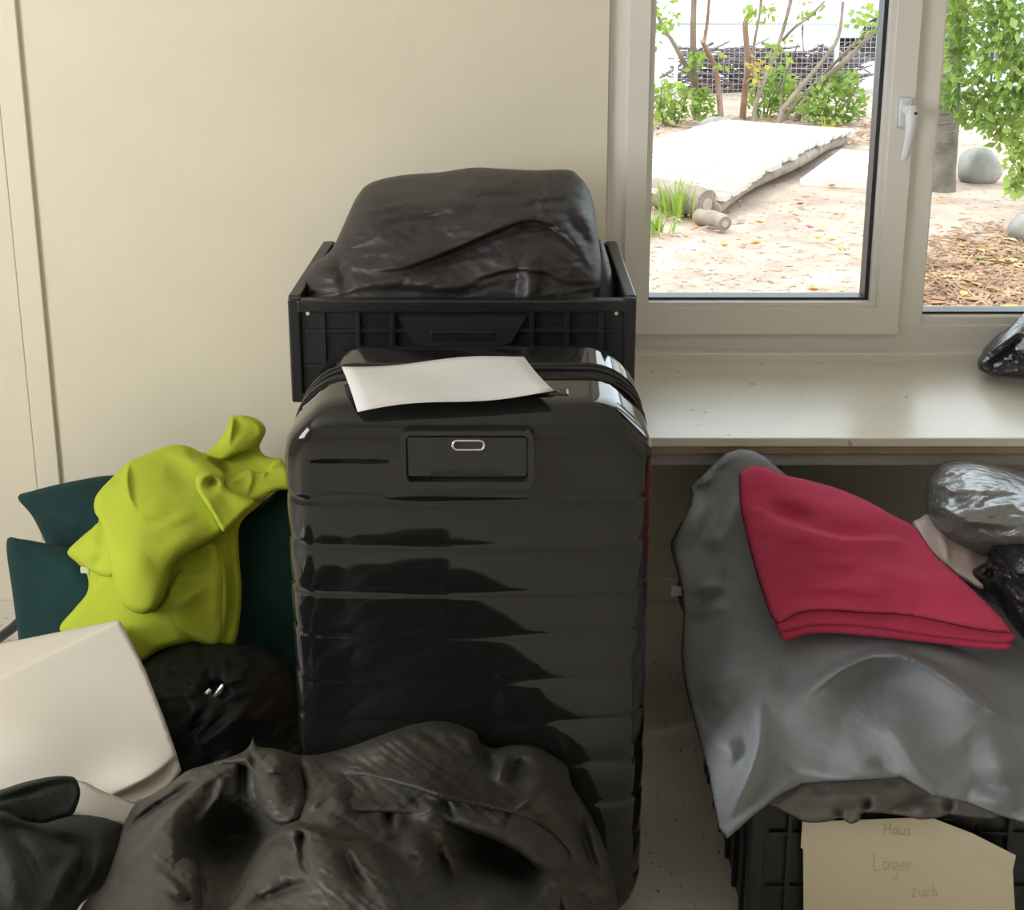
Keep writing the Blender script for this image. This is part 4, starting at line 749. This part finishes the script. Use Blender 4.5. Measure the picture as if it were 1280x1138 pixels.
# boardwalk of boards on logs
A0, B0 = PZ(905, 245, .13), PZ(1068, 162, .13); dirv = (B0-A0); Lb = dirv.length; dirv.normalize(); nv = Vector((-dirv.y, dirv.x, 0)); Wb = 1.05
bw = thing('boardwalk', 'weathered wooden boardwalk of cross boards resting on a log', 'boardwalk', A0 - Vector((0, 0, .13)))
nb_ = 26; pw = Lb/nb_
for i in range(nb_):
    c0 = dirv*(i*pw+.005); c1 = dirv*((i+1)*pw-.006); jit = random.uniform(-.02, .02); zz = .13+random.uniform(-.006, .006) + .05*math.sin(i/nb_*PI)
    b = MB(); b.prism([c0+nv*(jit), c1+nv*(jit+random.uniform(-.01, .01)), c1+nv*(Wb+jit), c0+nv*(Wb+jit)], (0, 0, -.03))
    o = b.build('board', M['wood'], bw); o.location.z = zz
for off in (.06, Wb-.12):
    pts = [dirv*t + nv*(off + .03*math.sin(t*3)) + Vector((0, 0, .045 + .05*math.sin(max(0, t)/Lb*PI))) for t in np.linspace(-.02, Lb-.05, 12)]
    MB().tube(pts, [.048]*12, 10).build('edge_log', M['log'], bw, True)
sl_ = PZ(1000, 222, .04); q = [PZ(1000, 224, .05), PZ(1130, 228, .05), PZ(1140, 196, .05), PZ(1052, 186, .05)]
tag(MB().prism(q, (0, 0, -.06)).build('stone_slab', mat('pale_slab', (.66, .62, .57), .9, var=.04)), 'pale flat slab on the soil right of the boardwalk', 'slab')
def log(px, py, r, L, yaw, label):
    c = PZ(px, py, r*.9); d = Vector((math.cos(yaw), math.sin(yaw), 0)); t = thing('log', label, 'log', (c.x, c.y, 0))
    pts = [d*s_*L + Vector((0, 0, r*.9+.01*math.sin(s_*5))) for s_ in np.linspace(0, 1, 8)]
    MB().tube(pts, [r*(1+.06*math.sin(k*2.1)) for k in range(8)], 14).build('log_body', M['log'], t, True)
    MB().tube([-d*.004 + Vector((0, 0, r*.9)), d*.002 + Vector((0, 0, r*.9))], r*.45, 12).build('cut_end', mat('cut_wood', (.40, .33, .27), .9, var=.1, vscale=20), t)
log(884, 256, .088, .7, 2.2, 'thick weathered log under the near corner of the boardwalk')
log(906, 280, .045, .25, 2.0, 'small weathered log end lying on the soil before the boardwalk')
def rock(px, py, wpx, hpx, z0, label):
    c = PZ(px, py, z0); sc = wpx/F*c.y*.5; hs = hpx/F*c.y
    bm = bmesh.new(); bmesh.ops.create_icosphere(bm, subdivisions=3, radius=1)
    for v in bm.verts:
        n = float(vnoise(np.array([v.co.x*1.3+px]), np.array([v.co.y*1.3+v.co.z*1.7+py]))[0]); v.co *= 1+.25*n; v.co = Vector((v.co.x*sc, v.co.y*sc*.8, v.co.z*hs*.62+hs*.42))
    o = add_bm('rock', bm, M['stone'], None); o.location = c; return tag(o, label, 'rock')
rock(895, 166, 44, 20, 0, 'rounded grey rock behind the boardwalk'); rock(1222, 226, 56, 42, 0, 'grey rock beside the tree trunk'); rock(1290, 300, 60, 32, 0, 'rock half buried in the bark mulch')
# leaves
def foliage(name, blobs, n, size, m, parent=None, droop=0, seed=1):
    rg = random.Random(seed); v = []; f = []
    wts = [bl[3]*bl[4] for bl in blobs]
    for i in range(n):
        px, py, Y, rx, ry = rg.choices(blobs, wts)[0]
        a = rg.random()*2*PI; r = math.sqrt(rg.random()); c = P(px+rx*r*math.cos(a), py+ry*r*math.sin(a), Y + rg.uniform(-1, 1)*rx/F*Y*.7)
        if c.z < .02: c.z = rg.uniform(.02, .12)
        d = Vector((rg.uniform(-1, 1), rg.uniform(-1, 1), rg.uniform(-1, .6)-droop)).normalized(); s_ = d.cross(Vector((rg.uniform(-1, 1), rg.uniform(-1, 1), rg.uniform(-1, 1)))).normalized(); l = size*rg.uniform(.6, 1.3); k = len(v); nn = d.cross(s_)
        v += [c, c+d*l*.45+s_*l*.30+nn*l*.08, c+d*l, c+d*l*.45-s_*l*.30+nn*l*.08]; f += [(k, k+1, k+2), (k, k+2, k+3)]
    o = mesh(name, v, f, m, parent, True); o['kind'] = 'stuff'; return o
zt1 = T(800, 0, 320/1280)
def stems(parent, lines, Y, m):
    for pts, w0, w1 in lines:
        p_ = spline(zt1(pts), False, 4); n = len(p_); W = [P(x, y, Y + .25*math.sin(i/n*3+w0)) for i, (x, y) in enumerate(p_)]
        if W[0].z < .3: W[0].z = min(W[0].z, -.02)
        MB().tube(W, [(w0+(w1-w0)*i/(n-1))*.25/F*Y/2 for i in range(n)], 8).build('stem', m, parent, True)
Yt = 10.4
def tree(name, label, lines, m, blobs, n, size, lm, Y=Yt, seed=1, group=None):
    q_ = P(*zt1([lines[0][0][0]])[0], Y); t = thing(name, label, 'tree', (q_.x, Y, 0)); 
    k0 = set(bpy.data.objects)
    stems(None, lines, Y, m)
    if n: foliage('foliage', blobs, n, size, lm, None, .2, seed)
    for o in set(bpy.data.objects)-k0: o.parent = t; o.matrix_parent_inverse = Matrix.Translation((-q_.x, -Y, 0))
    return t
tree('small_tree', 'slim grey-barked tree with a forked trunk near the window edge', [([(285, 600), (275, 450), (268, 350), (265, 180), (270, 0), (275, -300)], 46, 22), ([(262, 390), (230, 330), (170, 220), (120, 140), (60, 20)], 28, 14)], M['bark'], [(825, 15, 10.2, 26, 26), (815, 40, 10.3, 14, 20), (860, -30, 10.4, 60, 25), (870, 75, 10.2, 12, 14)], 260, .085, M['leaf'], seed=2)
tree('small_tree', 'reddish stem bending left with a thin upright shoot', [([(405, 590), (395, 470), (380, 350), (340, 260), (310, 205)], 32, 22), ([(320, 215), (335, 120), (345, 0), (350, -200)], 20, 12)], M['bark_red'], [(905, 78, 10.2, 12, 10), (880, -20, 10.3, 30, 15)], 60, .07, M['leaf'], Y=10.1, seed=3)
tree('small_tree', 'straight reddish brown stem cut off below the pink parasol', [([(510, 620), (525, 450), (540, 330), (530, 190), (528, 110), (560, 60)], 34, 24)], M['bark_red'], [(945, 84, 10.2, 10, 14)], 20, .07, M['leafy'], Y=10.6, seed=4)
tree('shrub', 'shrub of many slanting stems with bright leaves behind the boardwalk', [([(570, 540), (610, 430), (650, 330), (700, 200), (750, 20), (770, -120)], 24, 16), ([(715, 200), (770, 140), (850, 80), (920, 10)], 16, 10), ([(600, 440), (560, 340), (570, 220), (600, 60), (610, -80)], 18, 12), ([(690, 580), (800, 440), (900, 320), (990, 190), (1015, 10)], 30, 14), ([(780, 600), (850, 470), (930, 390), (1030, 300), (1150, 180), (1230, 90)], 40, 18), ([(720, 590), (860, 430), (980, 310), (1060, 230), (1140, 160)], 20, 12), ([(705, 540), (715, 420), (790, 220)], 13, 7)], M['bark'], [(950, 15, 10.2, 22, 14), (1010, 10, 10.3, 22, 14), (1080, 25, 10.0, 22, 26), (975, 60, 10.2, 14, 14), (1000, -30, 10.3, 70, 20)], 300, .08, M['leaf'], seed=5)
def bush(label, blobs, n, size, m, seed):
    q_ = P(blobs[0][0], blobs[0][1], blobs[0][2]); t = thing('bush', label, 'bush', (q_.x, q_.y, 0)); o = foliage('foliage', blobs, n, size, m, t, 0, seed); o.matrix_parent_inverse = Matrix.Translation((-q_.x, -q_.y, 0))
    st_ = MB()
    for k in range(5): a = k*1.26; st_.tube([(.05*math.cos(a), .05*math.sin(a), -.02), (.12*math.cos(a), .12*math.sin(a), .18), (.2*math.cos(a+.4), .2*math.sin(a+.4), .36)], [.009, .007, .004], 5)
    st_.build('twig', M['bark_dk'], t); return t
bush('low green bush at the foot of the forked tree', [(838, 128, 10.2, 26, 28), (880, 130, 10.3, 14, 22)], 420, .07, M['leaf'], 11)
bush('low bright green bush among the slanting stems', [(955, 120, 10.8, 22, 30), (975, 100, 10.9, 18, 22), (985, 125, 10.8, 20, 24)], 420, .07, M['leaf'], 12)
bush('rounded green bush at the right of the slanting stems', [(1045, 125, 10.3, 38, 28), (1055, 100, 10.4, 18, 18), (1020, 140, 10.2, 22, 14)], 650, .07, M['leaf2'], 13)
# brushwood heap behind the fence
hb = P(960, 100, 12.9); hp_ = thing('brush_heap', 'dark brushwood heap behind the wire mesh fence', 'brushwood', (hb.x, 12.9, 0))
b = MB(); rg = random.Random(9)
for i in range(420):
    x = rg.uniform(-.95, .95); y = rg.uniform(-.22, .22); z = rg.uniform(.0, .44); a = rg.uniform(-.3, .3); l = rg.uniform(.2, .5)
    b.tube([(x-l*.5, y, max(.0, z-a*l)), (x, y+.02, z+.015), (x+l*.5, y+.01, max(0, z+a*l))], rg.uniform(.006, .016), 4, cap=False)
o = b.build('branches', M['brush'], hp_); o['kind'] = 'stuff'
# wire mesh fence
fy = 12.3; fz = P(900, 30, fy).z; fe = thing('mesh_fence', 'galvanised wire mesh fence between garden and street', 'fence', (0, fy, 0))
b = MB()
for x in np.arange(.2, 9.0, .055): b.box((x-.0022, -.002, 0), (x+.0022, .002, fz))
for z in np.arange(.03, fz, .055): b.box((.2, -.002, z-.0022), (9.0, .002, z+.0022))
o = b.build('wire_mesh', M['wire'], fe, fix=False); o['kind'] = 'stuff'
MB().box((.2, -.012, fz-.012), (9.0, .012, fz+.012), .003).build('top_rail', M['wire'], fe)
for px in (845, 1045, 1250, 1400):
    x = P(px, 80, fy).x; MB().box((x-.02, -.02, 0), (x+.02, .02, fz+.03), .004).build('fence_post', M['post'], fe)
lp = thing('lamp_post', 'slim pale metal post rising beyond the mesh fence', 'post', (P(1042, 40, 13.4).x, 13.4, 0)); MB().tube([(0, 0, 0), (0, 0, 1.2), (0, 0, 3)], [.055, .05, .045], 12).build('shaft', M['post'], lp, True); MB().box((-.09, -.09, 0), (.09, .09, .03), .005).build('foot_plate', M['post'], lp)
# parked car beyond the fence
cx_ = P(1045, 95, 15.2).x; car = thing('parked_car', 'blue-grey car parked on the street beyond the fence', 'car', (cx_+2.3, 17.4, 0))
prof = [(-2.05, .32), (-2.08, .62), (-1.95, .82), (-1.1, .92), (-.55, 1.36), (.75, 1.40), (1.45, .98), (2.0, .90), (2.08, .55), (2.0, .30)]
MB().prism([(x, -.82, z) for x, z in prof], (0, 1.64, 0)).build('car_body', M['carb'], car)
MB().prism([(x, -.83, z) for x, z in [(-.98, .93), (-.52, 1.30), (.70, 1.34), (1.25, .97)]], (0, 1.66, 0)).build('car_windows', M['carg'], car)
for x in (-1.3, 1.3):
    for y in (-.72, .72): MB().tube([(x, y-.11, .31), (x, y+.11, .31)], .31, 20).build('car_wheel', M['tyre'], car, True)
# low pink parasol
pc = P(1000, 4, 14.8); rimz = P(960, 9, 14.8).z; pr = thing('parasol', 'pink parasol standing beyond the mesh fence', 'parasol', (pc.x, 14.8, 0))
b = MB(); n = 8; R_ = 1.13; top = b.bm.verts.new((0, 0, rimz+.42)); rim = [b.bm.verts.new((R_*math.cos(k*2*PI/n+.35), R_*math.sin(k*2*PI/n+.35), rimz)) for k in range(n)]
for k in range(n): b.bm.faces.new((top, rim[k], rim[(k+1) % n]))
b.build('canopy', M['pink'], pr)
MB().tube([(.1, 0, 0), (.06, 0, rimz*.5), (0, 0, rimz+.45)], .012, 8).build('parasol_pole', M['bark_dk'], pr, True)
# the tree by the right pane
tb = PZ(1176, 236, 0); rt = thing('tree', 'tree with a thick ringed trunk and drooping green leaves right of the mullion', 'tree', (tb.x, tb.y, 0))
k0 = set(bpy.data.objects)
MB().tube([tb + Vector(v) for v in ((-.01, 0, -.03), (0, 0, .12), (.0, 0, .5), (-.01, .02, 1.0), (-.02, .02, 1.6), (-.03, 0, 2.4))], [.105, .085, .078, .072, .066, .05], 16).build('trunk', M['bark_grey'], None, True)
b = MB()
for z in np.arange(.08, 1.2, .06): b.tube([tb + Vector((.080*math.cos(a), .080*math.sin(a), z+.008*math.sin(a*2+z*9))) for a in np.linspace(0, 2*PI, 16, endpoint=False)], .004, 5, close=True)
b.build('bark_ring', M['bark_grey'], None, True)
brs = [[(1178, 40), (1215, -30), (1262, 20), (1275, 110), (1268, 200)], [(1180, -60), (1230, -80), (1290, 0), (1300, 120), (1282, 220)], [(1180, 20), (1195, 30), (1200, 80), (1196, 140)], [(1182, -20), (1230, 0), (1240, 70), (1235, 140)]]
for i, l in enumerate(brs):
    p_ = spline(l, False, 4); MB().tube([P(x, y, tb.y - .15 - .5*k/len(p_)) for k, (x, y) in enumerate(p_)], [.016*(1-.75*k/len(p_)) for k in range(len(p_))], 6).build('branch', M['bark_dk'], None, True)
foliage('foliage', [(1200, 40, 6.9, 22, 50), (1240, 30, 6.7, 30, 60), (1270, 60, 6.6, 26, 80), (1215, 120, 6.8, 26, 36), (1250, 140, 6.7, 26, 40), (1272, 200, 6.6, 16, 44), (1300, 150, 6.6, 26, 90), (1185, 110, 6.9, 12, 24), (1230, -60, 6.8, 70, 50)], 2600, .068, M['leaf2'], None, .5, 21)
for o in set(bpy.data.objects)-k0: o.parent = rt; o.matrix_parent_inverse = Matrix.Translation((-tb.x, -tb.y, 0))
# grass tuft and weeds
def tuft(px, py, n, h, label, m, seed, spread=.10):
    rg = random.Random(seed); c = PZ(px, py, 0); v = []; f = []
    for i in range(n):
        a = rg.random()*2*PI; r = rg.random()*spread; o_ = Vector((r*math.cos(a), r*math.sin(a), -.008)); lean = Vector((math.cos(a), math.sin(a), 0))*rg.uniform(.1, .55)*h; hh = h*rg.uniform(.5, 1.1); s_ = Vector((-math.sin(a), math.cos(a), 0))*.006
        k = len(v); v += [o_-s_, o_+s_, o_+lean*.4+Vector((0, 0, hh*.6))+s_, o_+lean*.4+Vector((0, 0, hh*.6))-s_, o_+lean+Vector((0, 0, hh))]; f += [(k, k+1, k+2, k+3), (k+3, k+2, k+4)]
    o = mesh('grass_tuft', v, f, m, None, True); o.location = c; return tag(o, label, 'grass')
tuft(846, 270, 60, .24, 'bright green grass tuft at the near edge of the boardwalk', M['leaf'], 31, .14)
tuft(822, 290, 40, .12, 'short sparse grass beside the bright green tuft', M['leaf'], 33, .10)
tuft(968, 206, 16, .16, 'pale weed growing against the boardwalk edge', M['leafy'], 34, .03)
tuft(1036, 165, 24, .14, 'pale weed growing behind the boardwalk end', M['leafy'], 35, .06)
# fallen leaves, each on its own
LC = {'yellow': (.62, .50, .10), 'orange': (.60, .25, .07), 'pink': (.62, .16, .20), 'pale': (.66, .60, .26), 'green': (.20, .28, .04), 'brown': (.36, .18, .09)}
LM = {k: mat('fallen_leaf_'+k, c, .7, var=.15, vscale=30) for k, c in LC.items()}
LEAF = [(1188, 347, 'pale', .075), (1247, 327, 'orange', .085), (1266, 326, 'yellow', .085), (1228, 323, 'green', .06), (1219, 356, 'orange', .07), (1225, 313, 'yellow', .06), (1155, 350, 'yellow', .06), (1203, 308, 'orange', .06), (1262, 300, 'pale', .07), (1262, 384, 'orange', .075), (1205, 368, 'yellow', .07), (1172, 250, 'orange', .06), (1172, 380, 'brown', .07), (1240, 362, 'brown', .07), (1012, 284, 'pink', .06), (1022, 297, 'yellow', .08), (1040, 300, 'yellow', .05), (1016, 362, 'orange', .065), (988, 265, 'yellow', .06), (905, 306, 'yellow', .06), (1045, 268, 'orange', .055), (1050, 312, 'orange', .06), (877, 338, 'pale', .06), (950, 278, 'orange', .06), (945, 304, 'orange', .07), (1040, 232, 'orange', .06), (1053, 364, 'pale', .05), (857, 330, 'pale', .05), (1000, 255, 'brown', .06), (870, 285, 'orange', .05)]
for i, (px, py, k, l) in enumerate(LEAF):
    c = PZ(px, py, .022); a = random.random()*PI; bm = bmesh.new(); d = Vector((math.cos(a), math.sin(a), 0)); s_ = Vector((-d.y, d.x, 0))
    base_ = [(-1, 0), (-.5, .42), (.1, .5), (.6, .3), (1, 0), (.6, -.3), (.1, -.5), (-.5, -.42)]
    cv = bm.verts.new((0, 0, -.006)); rv = [bm.verts.new(d*u*l*.5 + s_*w_*l*.5 + Vector((0, 0, .012*abs(w_)+random.uniform(0, .006)))) for u, w_ in base_]
    for j in range(8): bm.faces.new((cv, rv[j], rv[(j+1) % 8]))
    o = add_bm('fallen_leaf', bm, LM[k], None); o.location = c
    tag(o, ('fallen %s leaf on the bark mulch' if px > 1140 else 'fallen %s leaf on the sandy soil') % k, 'leaf', 'fallen %s leaves %s' % (k, 'on mulch' if px > 1140 else 'on soil'))
